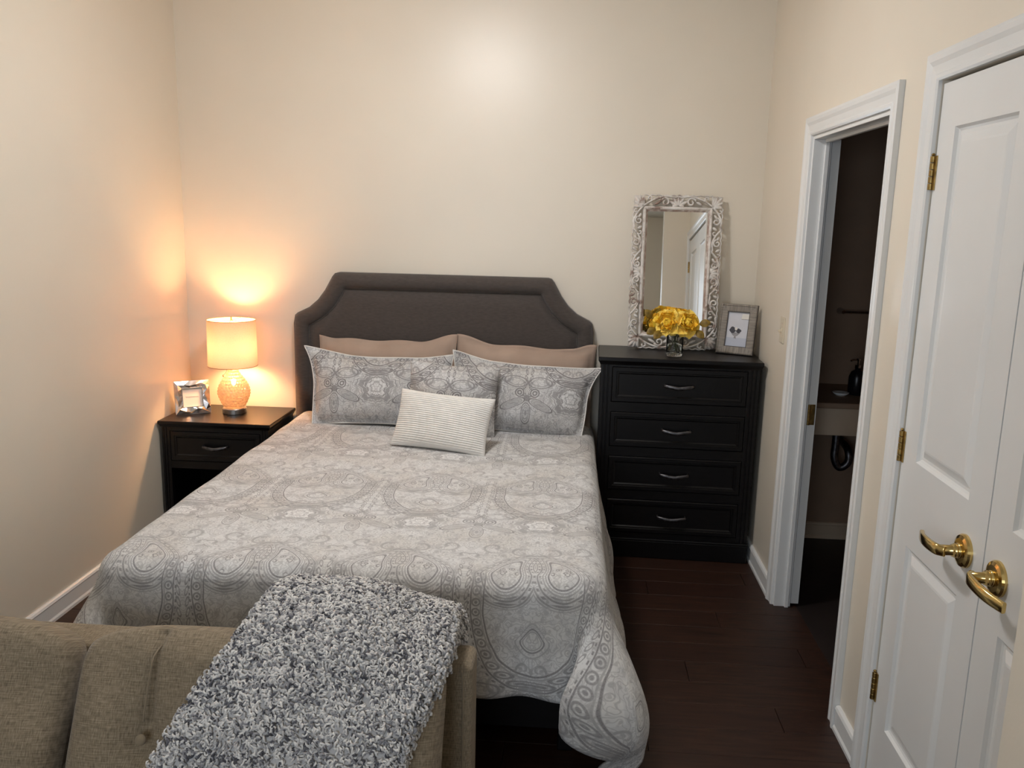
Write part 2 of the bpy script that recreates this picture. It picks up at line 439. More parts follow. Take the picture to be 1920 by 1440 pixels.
def extr(poly, y0, y1, bev=0, seg=2):
    """polygon given in (x,z), extruded along y"""
    bm = bmesh.new()
    a = [bm.verts.new((x, y0, z)) for x, z in poly]; b = [bm.verts.new((x, y1, z)) for x, z in poly]
    bm.faces.new(a); bm.faces.new(b[::-1]); n = len(a)
    for i in range(n): bm.faces.new((a[i], b[i], b[(i+1) % n], a[(i+1) % n]))
    bmesh.ops.recalc_face_normals(bm, faces=bm.faces)
    if bev:
        ed = [e for e in bm.edges if (e.verts[0].co.y == e.verts[1].co.y == y0)]
        bmesh.ops.bevel(bm, geom=ed, offset=bev, segments=seg, affect='EDGES')
    return bm

# ------------------------------------------------------------------ the room
XL, XR, ZC, YB = -1.876, 1.189, 2.80, -6.2
XR2 = 1.60
fl = struct(obj('floor', box(XL-.1, XR2+.1, YB-.1, .1, -.06, -.012), 'floor'), 'dark brown laminate floor')
pm = bpy.data.meshes.new('plank'); bmp = box(0, 1.218, 0, .149, -.012, 0, .0012, 1); bmp.to_mesh(pm); bmp.free(); pm.materials.append(MAT['floor'])
yy = 0.05; row = 0
while yy > YB:
    x = XL-.02-((row*.47) % 1.22); row += 1
    while x < XR+.12:
        if x+1.218 > XL-.02:
            o = obj('plank', pm, None, fl, (x, yy-.15, 0))
            x1 = min(x+1.218, XR+.10)
            o.scale.x = (x1-x)/1.218
        x += 1.22
    yy -= .15
struct(obj('ceiling', box(XL-.1, XR2+.1, YB-.1, .1, ZC, ZC+.1), 'ceil'), 'pale ceiling')
struct(obj('wall_back', box(XL-.12, XR+.12, 0, .12, -.06, ZC), 'wall'), 'cream painted wall behind the bed')
struct(obj('wall_left', box(XL-.12, XL, YB, 0, -.06, ZC), 'wall'), 'cream painted wall beside the lamp')
T = .07
D1A, D1B, D1Z = -.889, -1.787, 2.045     # bathroom doorway
D2A, D2B, D2Z = -2.130, -3.200, 2.075    # closet
RY = -3.25                               # wall return beyond the closet
struct(obj('wall_right', boxes([(XR, XR+T, D1A, 0, -.06, ZC), (XR, XR+T, D1B, D1A, D1Z, ZC), (XR, XR+T, D2A, D1B, -.06, ZC),
        (XR, XR+T, D2B, D2A, D2Z, ZC), (XR, XR+T, RY, D2B, -.06, ZC)]), 'wall'), 'cream painted wall with the doorways')
struct(obj('wall_return', boxes([(.967, XR2+.1, RY-.13, RY, -.06, ZC)]), 'wall'), 'cream wall return beyond the closet')
struct(obj('wall_right_rear', box(XR2, XR2+.1, YB, RY-.13, -.06, ZC), 'wall'), 'cream wall of the rear of the room')
WX0, WX1, WZ0, WZ1 = -1.2, .1, .9, 2.2
struct(obj('wall_rear', boxes([(XL-.12, WX0, YB-.12, YB, -.06, ZC), (WX1, XR2+.1, YB-.12, YB, -.06, ZC),
        (WX0, WX1, YB-.12, YB, -.06, WZ0), (WX0, WX1, YB-.12, YB, WZ1, ZC)]), 'wall'), 'cream wall with the window')
win = thing('window_1', 'white sash window in the rear wall', None, (0, 0, 0)); win['kind'] = 'structure'
obj('window_frame', boxes([(WX0, WX0+.05, YB-.1, YB-.02, WZ0, WZ1), (WX1-.05, WX1, YB-.1, YB-.02, WZ0, WZ1), (WX0+.05, WX1-.05, YB-.1, YB-.02, WZ0, WZ0+.05),
     (WX0+.05, WX1-.05, YB-.1, YB-.02, WZ1-.05, WZ1), (WX0+.05, WX1-.05, YB-.1, YB-.02, 1.53, 1.57)]), 'trim', win)
for z0, z1 in ((WZ0+.05, 1.53), (1.57, WZ1-.05)): obj('pane', box(WX0+.05, WX1-.05, YB-.07, YB-.066, z0, z1), 'glass', win)

# baseboards: swept moulded profile (d = distance off the wall, z)
BP = [(0, 0), (.018, 0), (.018, .012), (.013, .02), (.013, .074), (.016, .079), (.012, .088), (.006, .092), (0, .092)]
def baseboard(name, axis, c, s, a0, a1):
    bm = bmesh.new(); rows = []
    for a in (a0, a1):
        rows.append([bm.verts.new((c+s*d, a, z) if axis == 'x' else (a, c+s*d, z)) for d, z in BP])
    for i in range(len(BP)-1): bm.faces.new((rows[0][i], rows[0][i+1], rows[1][i+1], rows[1][i]))
    bm.faces.new(rows[0][::-1]); bm.faces.new(rows[1])
    bmesh.ops.recalc_face_normals(bm, faces=bm.faces)
    return struct(obj(name, bm, 'trim'), 'white moulded baseboard')
baseboard('baseboard_left', 'x', XL, 1, YB, -.018)
baseboard('baseboard_back', 'y', 0, -1, XL, XR)
baseboard('baseboard_right', 'x', XR, -1, D1A+.075, -.018)
baseboard('baseboard_right_middle', 'x', XR, -1, D2A+.07, D1B-.075)

# door casings: profile (w out from the opening, t off the wall) swept up, across, down
CP = [(0, 0), (0, .010), (.006, .014), (.014, .014), (.018, .011), (.040, .014), (.052, .019), (.064, .021), (.073, .018), (.073, 0)]
def casing(name, ya, yb, zt, x, s, n=4):
    bm = bmesh.new(); rows = []
    path = [(ya, 0, 1, 0), (ya, zt, 1, 1), (yb, zt, -1, 1), (yb, 0, -1, 0)]
    for (y, z, sy, sz) in path: rows.append([bm.verts.new((x+s*t_, y+sy*w_, z+sz*w_)) for w_, t_ in CP])
    for a, b in zip(rows, rows[1:]):
        for i in range(len(CP)-1): bm.faces.new((a[i], a[i+1], b[i+1], b[i]))
    bm.faces.new(rows[0][::-1]); bm.faces.new(rows[-1])
    bmesh.ops.recalc_face_normals(bm, faces=bm.faces)
    return struct(obj(name, bm, 'trim'), 'white moulded door casing')
casing('trim_1', D1A, D1B, D1Z, XR, -1)
casing('trim_2', D2A, D2B+.0, D2Z, XR, -1)
# jamb lining and stop of the bathroom doorway
struct(obj('trim_3', boxes([(XR-.001, XR+T+.001, D1A-.016, D1A, 0, D1Z-.016), (XR-.001, XR+T+.001, D1B, D1B+.016, 0, D1Z-.016), (XR-.001, XR+T+.001, D1B, D1A, D1Z-.016, D1Z),
    (XR+.044, XR+.060, D1A-.028, D1A-.016, 0, D1Z-.028), (XR+.044, XR+.060, D1B+.016, D1B+.028, 0, D1Z-.028), (XR+.044, XR+.060, D1B+.016, D1A-.016, D1Z-.028, D1Z-.016)], .001), 'trim'), 'white door jamb with stop')

def hinge(parent, x, y, z, s=-1, h=.09, horizontal_leaf=.018, mat='oldbrass', dy=-1):
    bm = bmesh.new()
    for k in range(5):
        z0 = z-h/2+k*h/5
        lathe(bm, [(.0062, z0+.0006), (.0068, z0+.002), (.0068, z0+h/5-.002), (.0062, z0+h/5-.0006)], 12, x+s*.006, y)
    lathe(bm, [(.003, z+h/2), (.0055, z+h/2+.003), (.003, z+h/2+.007)], 12, x+s*.006, y)
    bx(bm, x+s*.0035, x+s*.0005, y, y+dy*horizontal_leaf, z-h/2, z+h/2)
    bmesh.ops.recalc_face_normals(bm, faces=bm.faces)
    return obj('hinge', bm, mat, parent)

def panel_door(name, y0, y1, z0, z1, x, th, panels, label, mat='trim'):
    """leaf in the plane x, front face towards -x; y0>y1; each panel: groove and raised field"""
    root = thing(name, label, None); root['kind'] = 'structure'
    bm = bmesh.new()
    ys = sorted({y0, y1}|{p[0] for p in panels}|{p[1] for p in panels}); zs = sorted({z0, z1}|{p[2] for p in panels}|{p[3] for p in panels})
    vv = {}
    def V(xx, y, z):
        k = (round(xx, 5), round(y, 5), round(z, 5))
        if k not in vv: vv[k] = bm.verts.new(k)
        return vv[k]
    def inp(y, z): return any(min(p[0], p[1]) < y < max(p[0], p[1]) and p[2] < z < p[3] for p in panels)
    for a, b in zip(ys, ys[1:]):
        for c, d in zip(zs, zs[1:]):
            if not inp((a+b)/2, (c+d)/2): bm.faces.new((V(x, a, c), V(x, b, c), V(x, b, d), V(x, a, d)))
    X1 = x+th
    bm.faces.new((V(X1, ys[0], zs[0]), V(X1, ys[-1], zs[0]), V(X1, ys[-1], zs[-1]), V(X1, ys[0], zs[-1])))
    def loop(y): return y
    for (a, b) in zip(ys, ys[1:]):
        for z in (z0, z1): bm.faces.new((V(x, a, z), V(x, b, z), V(X1, b, z), V(X1, a, z))) if False else None
    # rim
    rim = box(x+.0004, X1, min(y0, y1), max(y0, y1), z0, z1)
    me = bpy.data.meshes.new('r'); rim.to_mesh(me); rim.free(); bm.from_mesh(me)
    bm.faces.ensure_lookup_table()
    # drop the rim's front face (it would close the panels)
    for f in list(bm.faces):
        if len(f.verts) == 4 and all(abs(v.co.x-(x+.0004)) < 1e-6 for v in f.verts): bm.faces.remove(f)
    bmesh.ops.recalc_face_normals(bm, faces=bm.faces)
    obj('door_leaf', bm, mat, root)
    for p in panels:
        bm = bmesh.new(); a, b, c, d = min(p[0], p[1]), max(p[0], p[1]), p[2], p[3]
        rings = []
        for off, dep in ((0, 0), (.006, .008), (.012, .011), (.020, .011), (.040, .003), (.046, .002)):
            rings.append([bm.verts.new((x+dep, yy_, zz_)) for yy_, zz_ in ((a+off, c+off), (b-off, c+off), (b-off, d-off), (a+off, d-off))])
        for q, r_ in zip(rings, rings[1:]):
            for i in range(4): bm.faces.new((q[i], q[(i+1) % 4], r_[(i+1) % 4], r_[i]))
        bm.faces.new(rings[-1]); bmesh.ops.recalc_face_normals(bm, faces=bm.faces)
        for f in bm.faces:
            if f.normal.x > 0: f.normal_flip()
        obj('panel', bm, mat, root)
    return root
YG = -2.665
def closet_door(name, ya, yb, label):
    a, b = max(ya, yb), min(ya, yb)
    return panel_door(name, ya, yb, .012, 2.066, XR+.004, .035, [(a-.10, b+.105, 1.055, 1.948), (a-.10, b+.105, .235, .812)], label)
cd1 = closet_door('door_1', D2A-.003, YG+.0025, 'white moulded closet door hinged next to the bathroom doorway')
cd2 = closet_door('door_2', YG-.0025, D2B+.003, 'white moulded closet door hinged at the wall return')
for z in (1.836, 1.075, .322): hinge(cd1, XR+.004, D2A, z, dy=-1); hinge(cd2, XR+.004, D2B, z, dy=1)
def lever(parent, y, z, sgn):
    x = XR+.004
    h = bpy.data.objects.new('door_lever', None); C.objects.link(h); h.parent = parent; h.location = (x, y, z)
    bm = bmesh.new(); lathe(bm, [(.041, 0), (.041, .006), (.038, .011), (.030, .014), (.014, .015)], 40)
    bm.transform(Matrix.Rotation(-pi/2, 4, 'Y')); bmesh.ops.recalc_face_normals(bm, faces=bm.faces); obj('rosette', bm, 'brass', h, smooth=False)
    bm = bmesh.new(); lathe(bm, [(.019, .014), (.018, .019), (.014, .020), (.0175, .023), (.0175, .026), (.014, .028), (.0155, .031), (.0125, .034), (.0125, .060)], 24)
    bm.transform(Matrix.Rotation(-pi/2, 4, 'Y')); bmesh.ops.recalc_face_normals(bm, faces=bm.faces); obj('spindle', bm, 'brass', h, smooth=True)
    pts = catmull([(-.052, -sgn*.012, .0), (-.064, sgn*.002, .0), (-.068, sgn*.022, -.001), (-.068, sgn*.055, -.003), (-.063, sgn*.09, -.006), (-.053, sgn*.122, -.009), (-.049, sgn*.132, -.010)], 5)
    n = len(pts); rad = [.0135*(.9+.1*sst(.0, .2, i/n)-.12*sst(.5, .9, i/n)) for i in range(n)]
    bm = bmesh.new(); rg = []
    for i, p in enumerate(pts):            # flat lever blade: tall rounded-rectangle section
        d = (pts[min(i+1, n-1)]-pts[max(i-1, 0)]).normalized(); sd = Vector((-d.y, d.x, 0)).normalized()
        hh, tt = rad[i], .0058
        rg.append([bm.verts.new(p+sd*(tt*cx_)+Vector((0, 0, hh*cz_))) for cx_, cz_ in ((-1, -.7), (-.6, -1), (.6, -1), (1, -.7), (1, .7), (.6, 1), (-.6, 1), (-1, .7))])
    for a, b_ in zip(rg, rg[1:]):
        for k in range(8): bm.faces.new((a[k], a[(k+1) % 8], b_[(k+1) % 8], b_[k]))
    bm.faces.new(rg[0][::-1]); bm.faces.new(rg[-1]); bmesh.ops.recalc_face_normals(bm, faces=bm.faces)
    for f_ in bm.faces: f_.smooth = len(f_.verts) == 4
    obj('grip', bm, 'brass', h)
lever(cd1, -2.573, .933, 1); lever(cd2, -2.738, .934, -1)
# closet interior
struct(obj('wall_closet', boxes([(XR+.75, XR+.80, D2B-.05, D2A+.05, -.06, ZC), (XR+T, XR+.75, D2A, D2A+.05, -.06, ZC), (XR+T, XR+.75, RY, D2B, -.06, ZC), (XR+T, XR+.80, RY, D2A+.05, ZC, ZC+.05)]), 'wall'), 'closet interior walls')

# ------------------------------------------------------------------ bathroom beyond the doorway
BX1 = 2.55
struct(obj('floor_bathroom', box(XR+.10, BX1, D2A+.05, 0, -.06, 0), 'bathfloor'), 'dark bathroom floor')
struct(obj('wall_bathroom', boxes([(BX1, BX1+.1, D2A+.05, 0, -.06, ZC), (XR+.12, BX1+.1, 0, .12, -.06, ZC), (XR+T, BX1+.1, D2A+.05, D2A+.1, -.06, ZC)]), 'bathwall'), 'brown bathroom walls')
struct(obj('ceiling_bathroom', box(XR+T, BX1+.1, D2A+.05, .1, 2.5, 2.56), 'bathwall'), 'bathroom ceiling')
bl = panel_door('door_3', D1A-.006+.80, D1A-.006, .012, 2.03, XR+T+.004, .035, [], 'white bathroom door swung fully open')
for z in (.885,):
    obj('hinge', boxes([(XR+T+.006, XR+T+.034, D1A-.0085, D1A-.0055, z-.045, z+.045)]), 'oldbrass', bl)
    bm = bmesh.new()
    for k in range(5): lathe(bm, [(.0065, z-.045+k*.018+.0006), (.0065, z-.045+(k+1)*.018-.0006)], 10, XR+T+.008, D1A-.013)
    obj('hinge_pin', bm, 'oldbrass', bl)
va = thing('bathroom_vanity', 'tan wall vanity with deep apron in the dark bathroom', 'vanity', (0, 0, 0))
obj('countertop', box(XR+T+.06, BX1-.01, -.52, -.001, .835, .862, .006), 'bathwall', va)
obj('apron', box(XR+T+.08, BX1-.03, -.50, -.47, .70, .834, .004), 'vanity', va)
obj('side_panel', box(BX1-.06, BX1-.03, -.46, -.01, 0, .834, .003), 'vanity', va)
bm = bmesh.new(); tube(bm, catmull([(1.60, -.24, .83), (1.60, -.24, .60), (1.60, -.24, .52), (1.63, -.24, .47), (1.67, -.24, .50), (1.67, -.22, .56), (1.67, -.10, .58), (1.67, -.002, .58)], 5), .019, 12)
obj('drain_pipe', bm, 'pewter', va, smooth=True)
bo = thing('lotion_bottle', 'dark pump bottle on the bathroom vanity', 'bottle', (1.66, -.28, .862))
bm = bmesh.new(); lathe(bm, [(.036, 0), (.04, .006), (.04, .09), (.03, .115), (.014, .125), (.014, .135)], 24); obj('bottle_body', bm, 'dark', bo, smooth=True)
bm = bmesh.new(); lathe(bm, [(.016, .135), (.016, .15), (.006, .152), (.006, .172), (.013, .174), (.013, .182)], 16); tube(bm, [(0, 0, .178), (-.03, -.01, .176), (-.042, -.012, .170)], .005, 8); obj('pump', bm, 'chrome', bo)
so = thing('soap_dish', 'small white soap dish beside the dark bottle', 'dish', (1.575, -.32, .862))
bm = bmesh.new(); lathe(bm, [(.02, 0), (.03, .006), (.04, .016), (.037, .017), (.026, .009), (.0, .008)], 24, cap=False); obj('dish_bowl', bm, 'trim', so, smooth=True)
so2 = thing('towel_bar', 'metal towel bar on the dark bathroom wall', 'towel bar', (1.74, -.002, 1.25))
bm = bmesh.new(); tube(bm, [(-.12, -.06, 0), (.34, -.06, 0)], .008, 10); obj('bar', bm, 'chrome', so2)
for x in (-.11, .33):
    bm = bmesh.new(); tube(bm, [(x, 0, 0), (x, -.066, 0)], [.018, .01], 12); obj('bracket', bm, 'chrome', so2)
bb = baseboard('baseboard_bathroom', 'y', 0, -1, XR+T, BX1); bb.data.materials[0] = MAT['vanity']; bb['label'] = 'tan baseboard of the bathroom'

# light switch
sw = thing('light_switch', 'almond toggle light switch beside the bathroom doorway', 'light switch', (XR, -.650, 1.218))
obj('switch_plate', box(-.006, 0, -.036, .036, -.058, .058, .002), 'plastic', sw)
bm = boxes([(-.009, -.005, -.006, .006, -.013, .013)]); obj('toggle_slot', bm, 'plastic', sw)
bm = box(-.022, -.006, -.0045, .0045, -.004, .006, .0015); bm.transform(Matrix.Rotation(R(-18), 4, 'Y')); obj('toggle', bm, 'plastic', sw)
for z in (-.03, .03):
    bm = bmesh.new(); lathe(bm, [(.003, 0), (.0035, .001), (.002, .0016)], 10); bm.transform(Matrix.Rotation(-pi/2, 4, 'Y')); bm.transform(Matrix.Translation((-.006, 0, z))); obj('screw', bm, 'plastic', sw)

# ceiling light: the room's main lamp
cl = thing('ceiling_light_offscreen', 'round flush ceiling light glowing above the bed', 'ceiling light', (-.365, -1.60, ZC))
bm = bmesh.new(); lathe(bm, [(.17, 0), (.17, -.02), (.16, -.03)], 40); bmesh.ops.recalc_face_normals(bm, faces=bm.faces); obj('pan', bm, 'nickel', cl)
bm = bmesh.new(); lathe(bm, [(.15*math.cos(a), -.031-.10*math.sin(a)) for a in [i*pi/2/10 for i in range(10)]]+[(.004, -.131)], 40); bmesh.ops.recalc_face_normals(bm, faces=bm.faces); obj('dome_offscreen', bm, 'dome', cl, smooth=True)

# ------------------------------------------------------------------ bed
BCX = -.455
bed = thing('bed', 'queen bed with charcoal upholstered scoop-corner headboard', 'bed', (BCX, 0, 0))
hL = [(-.808, .18), (-.808, 1.10), (-.800, 1.145), (-.785, 1.158), (-.72, 1.190), (-.672, 1.232), (-.634, 1.283), (-.592, 1.358), (-.578, 1.374), (-.560, 1.379)]
iL = [(-.722, .18), (-.722, 1.088), (-.67, 1.118), (-.628, 1.148), (-.582, 1.195), (-.548, 1.245), (-.522, 1.292)]
def mirrored(a): return a+[(-x, z) for x, z in a[::-1]]
def dens(P, n):
    """resample polyline to n points by arc length"""
    P = [Vector((x, z)) for x, z in P]; L = [0]
    for a, b in zip(P, P[1:]): L.append(L[-1]+(b-a).length)
    o = []
    for i in range(n):
        s = L[-1]*i/(n-1); k = max(j for j in range(len(L)) if L[j] <= s+1e-9); k = min(k, len(P)-2)
        o.append(P[k].lerp(P[k+1], (s-L[k])/(L[k+1]-L[k])))
    return o
obj('headboard_core', extr([(x, z) for x, z in mirrored(hL)], -.055, -.004), 'charcoal', bed)
# matching samples of outer and inner outline by segment
segO = [hL[0:3], hL[2:5], hL[4:10]]; segI = [iL[0:2], iL[1:4], iL[3:7]]
so_, si_ = [], []
for a, b, n in zip(segO, segI, (14, 8, 14)):
    A, B = dens(a, n), dens(b, n)
    if so_: A, B = A[1:], B[1:]
    so_ += A; si_ += B
top_o, top_i = dens([hL[-1], (-hL[-1][0], hL[-1][1])], 30)[1:-1], dens([iL[-1], (-iL[-1][0], iL[-1][1])], 30)[1:-1]
so_ = so_+top_o+[Vector((-p.x, p.y)) for p in so_[::-1]]; si_ = si_+top_i+[Vector((-p.x, p.y)) for p in si_[::-1]]
def border(i, j):
    a, b = so_[i], si_[i]; t_ = j
    q = a.lerp(b, t_); h = math.sin(pi*min(1, max(0, t_)))**.55
    return (q.x, -.052-.040*h, q.y)
NO = len(so_)
me = grid(NO, 13, lambda u_, v_: border(round(u_*(NO-1)), v_)); obj('headboard_border', me, 'charcoal', bed, smooth=True)
bm = bmesh.new(); tube(bm, [(p.x, -.0585, p.y) for p in si_], .0040, 8, up=(0, 1, 0)); obj('piping', bm, 'charcoal', bed, smooth=True)
def panel_pt(u_, v_):
    # fill the inner outline by columns
    x = -.722+1.444*u_; ax = abs(x); zt = 1.292
    for (x0, z0), (x1, z1) in zip(iL[1:], iL[2:]):
        if -x0 >= ax >= -x1: zt = z0+(z1-z0)*((-x0-ax)/(x1-x0)); break
    z = .18+(zt-.18)*v_
    e = min(sst(0, .045, .722-ax), sst(0, .045, zt-z))
    return (x, -.056-.024*e, z)
obj('headboard_panel', grid(81, 41, panel_pt), 'charcoal', bed, smooth=True)
for x in (-.78, .76): obj('leg', box(x, x+.03, -.05, -.01, 0, .2), 'black', bed)
for s in (-1, 1): obj('side_rail', box(min(s*.72, s*.75), max(s*.72, s*.75), -2.10, -.09, .11, .25, .004), 'black', bed)
obj('foot_rail', box(-.75, .75, -2.135, -2.10, .11, .25, .004), 'black', bed)
for x in (-.74, .69):
    for y in (-2.08, -1.1): obj('leg', box(x, x+.05, y, y+.05, 0, .11, .004), 'black', bed)
obj('platform', box(-.72, .72, -2.10, -.09, .19, .25), 'black', bed)
mt = tag(obj('mattress', box(BCX-.735, BCX+.735, -2.13, -.10, .252, .60, .05, 4), 'mattress', smooth=True), 'pale mattress beneath the paisley duvet', 'mattress')

# duvet
DCX, A0, E0, Z0 = -.430, .70, -2.10, .622
YH = -.13
RCN, RS = .03, .065
def fold_map(p, wgt, right):
    d = math.degrees(p)
    K = [(0, 0), (9, 12), (24, -6), (45, 36), (90, 90)] if right else [(0, 0), (14, 18), (30, 12), (90, 90)]
    for (a, fa), (b, fb) in zip(K, K[1:]):
        if a <= d <= b: t_ = (d-a)/(b-a); t_ = t_*t_*(3-2*t_); g = fa+(fb-fa)*t_; break
    return R(d*(1-wgt)+g*wgt)
SS, ST = 1.27, 2.52-.13
def duvet_pt(u_, v_):
    s = -SS+2*SS*u_; t_ = YH-ST*v_
    ex = max(abs(s)-A0, 0); ey = max(E0-t_, 0); sg = 1 if s > 0 else -1
    D = math.hypot(ex, ey)
    cxp = max(-A0, min(A0, s)); cyp = max(E0, t_)
    nz_ = noise.noise(Vector((s*2.6, t_*2.6, 3)))*.010+noise.noise(Vector((s*7, t_*6, 8)))*.004
    if D < 1e-6: return (DCX+s, t_, Z0+nz_)
    phi = math.atan2(ex, ey)
    th = RS*pi/2; d2 = max(0, D-RCN-th)
    if D < RCN: g, h = D, 0
    elif D < RCN+th: a = (D-RCN)/RS; g, h = RCN+RS*math.sin(a), RS*(1-math.cos(a))
    else: g, h = RCN+RS, RS+d2
    corner = math.sin(2*phi)**2
    wgt = sst(.02, .26, d2)
    right = sg > 0
    ph = fold_map(phi, wgt, right)
    flare = .10+.08*math.sin(phi)**2+(.52 if right else .34)*corner
    if ey == 0: flare = .02+(flare-.02)*sst(-.42, -.95, cyp)
    g += flare*d2*(1-1.05*corner*sst(.22, .58, d2))
    # fold overlap at the corner and soft ripples along the hems
    if phi > R(10): g += .035*wgt*sst(10, 26, math.degrees(phi))*(1-sst(60, 90, math.degrees(phi)))
    arc = (cxp*1.0 if ex == 0 else cyp) 
    wgt *= 1 if ey > 0 else sst(-.40, -.75, cyp)
    g += wgt*(.014*math.sin(arc*17+1.0)+.008*math.sin(arc*31))*(1-corner)
    g += wgt*.03*noise.noise(Vector((s*4, t_*4, 2)))
    lim = Z0-.012
    h = min(h, lim)
    x = DCX+cxp+sg*math.sin(ph)*g; y = cyp-math.cos(ph)*g; z = Z0-h+nz_*(1-wgt)
    return (x, y, max(z, .012))
NU, NV = 171, 181
me = grid(NU, NV, duvet_pt, lambda u_, v_: (DCX-SS+2*SS*u_, -(YH-ST*v_)))
dv = tag(obj('duvet', me, 'paisley', smooth=True), 'grey and ivory paisley duvet spread over the bed', 'duvet')
sm = dv.modifiers.new('thick', 'SOLIDIFY'); sm.thickness = .010; sm.offset = -1

# pillows
def pillow_mesh(w_, h_, th, nu=44, nv=34, pinch=.05, flange=0., power=.5, wr=.006, seed=0, front=None, uvs=(0, 0), boxy=2.2, warp=None, rnd=(0, 0), flip=False):
    """x width, z height, front towards -y; origin at the middle"""
    vs_, fs, uv = [], [], []
    def side(sg):
        base = len(vs_)
        for j in range(nv):
            for i in range(nu):
                a, b = -1+2*i/(nu-1), -1+2*j/(nv-1)
                x = a*w_/2*(1-pinch*(1-abs(b)**2)*abs(a)**3); z = b*h_/2*(1-pinch*1.3*(1-abs(a)**2)*abs(b)**3)
                fa, fb = abs(a)/(1-2*flange/w_), abs(b)/(1-2*flange/h_)
                k = (max(0, 1-fa**boxy)**power)*(max(0, 1-fb**boxy)**power)
                n_ = noise.noise(Vector((x*7+seed, z*7, sg*3+seed)))*wr+noise.noise(Vector((x*18+seed, z*14, seed)))*wr*.5
                edge = min(1, (1-abs(a))*12, (1-abs(b))*12)
                y = sg*(th/2*k+.002)+n_*edge*(.4+k)
                if flange: y += .010*math.sin(x*24+seed)*(1-min(1, k*4))*min(1, 3*max(abs(a), abs(b))-2) if max(abs(a), abs(b)) > .67 else 0
                if front and sg < 0: y += front(x, z, a, b)*edge
                x -= rnd[0]*a*(abs(a)*abs(b))**5; z -= rnd[1]*b*(abs(a)*abs(b))**5
                if warp: dx_, dy_, dz_ = warp(a, b); x += dx_; y += dy_; z += dz_
                vs_.append((x, y, z)); uv.append((x+uvs[0], (-z if flip else z)+uvs[1]))
        for j in range(nv-1):
            for i in range(nu-1):
                q = base+j*nu+i
                fs.append((q, q+1, q+nu+1, q+nu) if sg < 0 else (q, q+nu, q+nu+1, q+1))
    side(-1); n1 = len(vs_); side(1)
    bnd = [i for i in range(nu)]+[j*nu+nu-1 for j in range(1, nv)]+[(nv-1)*nu+i for i in range(nu-2, -1, -1)]+[j*nu for j in range(nv-2, 0, -1)]
    for a, b in zip(bnd, bnd[1:]+bnd[:1]): fs.append((a, a+n1, b+n1, b))
    me = bpy.data.meshes.new('pillow'); me.from_pydata(vs_, [], fs)
    ul = me.uv_layers.new(name='UV')
    for l in me.loops: ul.data[l.index].uv = uv[l.vertex_index]
    me.update(); me['bnd'] = 0
    return me, [Vector(vs_[i]).lerp(Vector(vs_[i+n1]), .5) for i in bnd]
def pillow(name, label, loc, rot, size, mat, piping=None, group=None, **kw):
    me, bnd = pillow_mesh(*size, **kw)
    root = thing(name, label, 'pillow', loc, rot, group)
    obj('pillow_case', me, mat, root, smooth=True)
    if piping:
        bm = bmesh.new(); tube(bm, bnd+[bnd[0]], .0032, 6, cap=False); obj('piping', bm, piping, root, smooth=True)
    return root
top = lambda b: sst(.2, 1, b)
pillow('bed_pillow', 'plain taupe pillow against the headboard on the nightstand side', (-.725, -.185, .832), (R(-9), 0, 0), (.735, .43, .14), 'taupe', pinch=.03, power=.45, seed=1, flange=.02,
       warp=lambda a, b: (0, 0, top(b)*(.034*sst(.45, 1, a)+.012*sst(-.75, -1, a)+.004*math.sin(a*9))))
pillow('bed_pillow', 'plain taupe pillow against the headboard on the dresser side', (-.005, -.185, .824), (R(-9), R(2.5), 0), (.735, .43, .14), 'taupe', pinch=.03, power=.45, seed=5, flange=.03,
       warp=lambda a, b: (0, 0, top(b)*(.030*sst(-.45, -1, a)+.030*sst(.65, .95, a)+.004*math.sin(a*8+2))))
pillow('pillow_sham', 'grey paisley pillow sham with pale piping on the nightstand side', (-.725, -.345, .806), (R(-15), 0, R(1)), (.745, .37, .18), 'sham', 'whitefab', nu=60, nv=44, pinch=.07, flange=.022, seed=9, uvs=(.154, .085), flip=True, wr=.010,
       warp=lambda a, b: (-.028*sst(-.5, -1, a)*b*abs(b), -.02*sst(.8, 1, abs(a))*sst(.6, 1, b), .030*sst(-.35, -1, a)*top(b)+.006*sst(.5, 1, a)*top(b)))
pillow('pillow_sham', 'grey paisley pillow sham with pale piping on the dresser side', (-.010, -.362, .796), (R(-15), R(3), R(-2)), (.72, .37, .18), 'sham', 'whitefab', nu=60, nv=44, pinch=.07, flange=.022, seed=14, uvs=(.324, .085), flip=True, wr=.010,
       warp=lambda a, b: (.040*sst(.45, 1, a)*b*abs(b), -.02*sst(.8, 1, abs(a))*sst(.6, 1, b), .024*sst(-.4, -1, a)*top(b)+.002*sst(.4, 1, a)))
pillow('throw_pillow', 'smaller paisley cushion between the two shams behind the white pillow', (-.335, -.500, .806), (R(-17), R(2), R(-2)), (.45, .36, .16), 'sham2', None, pinch=.06, flange=.008, seed=21, uvs=(-.061, .07), flip=True, wr=.009)
def ribs(x, z, a, b):
    k = sst(1.0, .86, abs(b))*sst(1., .90, abs(a))
    return -.0022*k*math.sin((z+.006*math.sin(x*5))*2*pi/.0098)
pillow('lumbar_pillow', 'small white ribbed lumbar pillow lying against the paisley cushion', (-.345, -.750, .752), (R(-27), R(2), R(-12)), (.465, .275, .13), 'whitefab', None, nu=50, nv=225, pinch=.05, power=.5, wr=.004, seed=31, front=ribs)

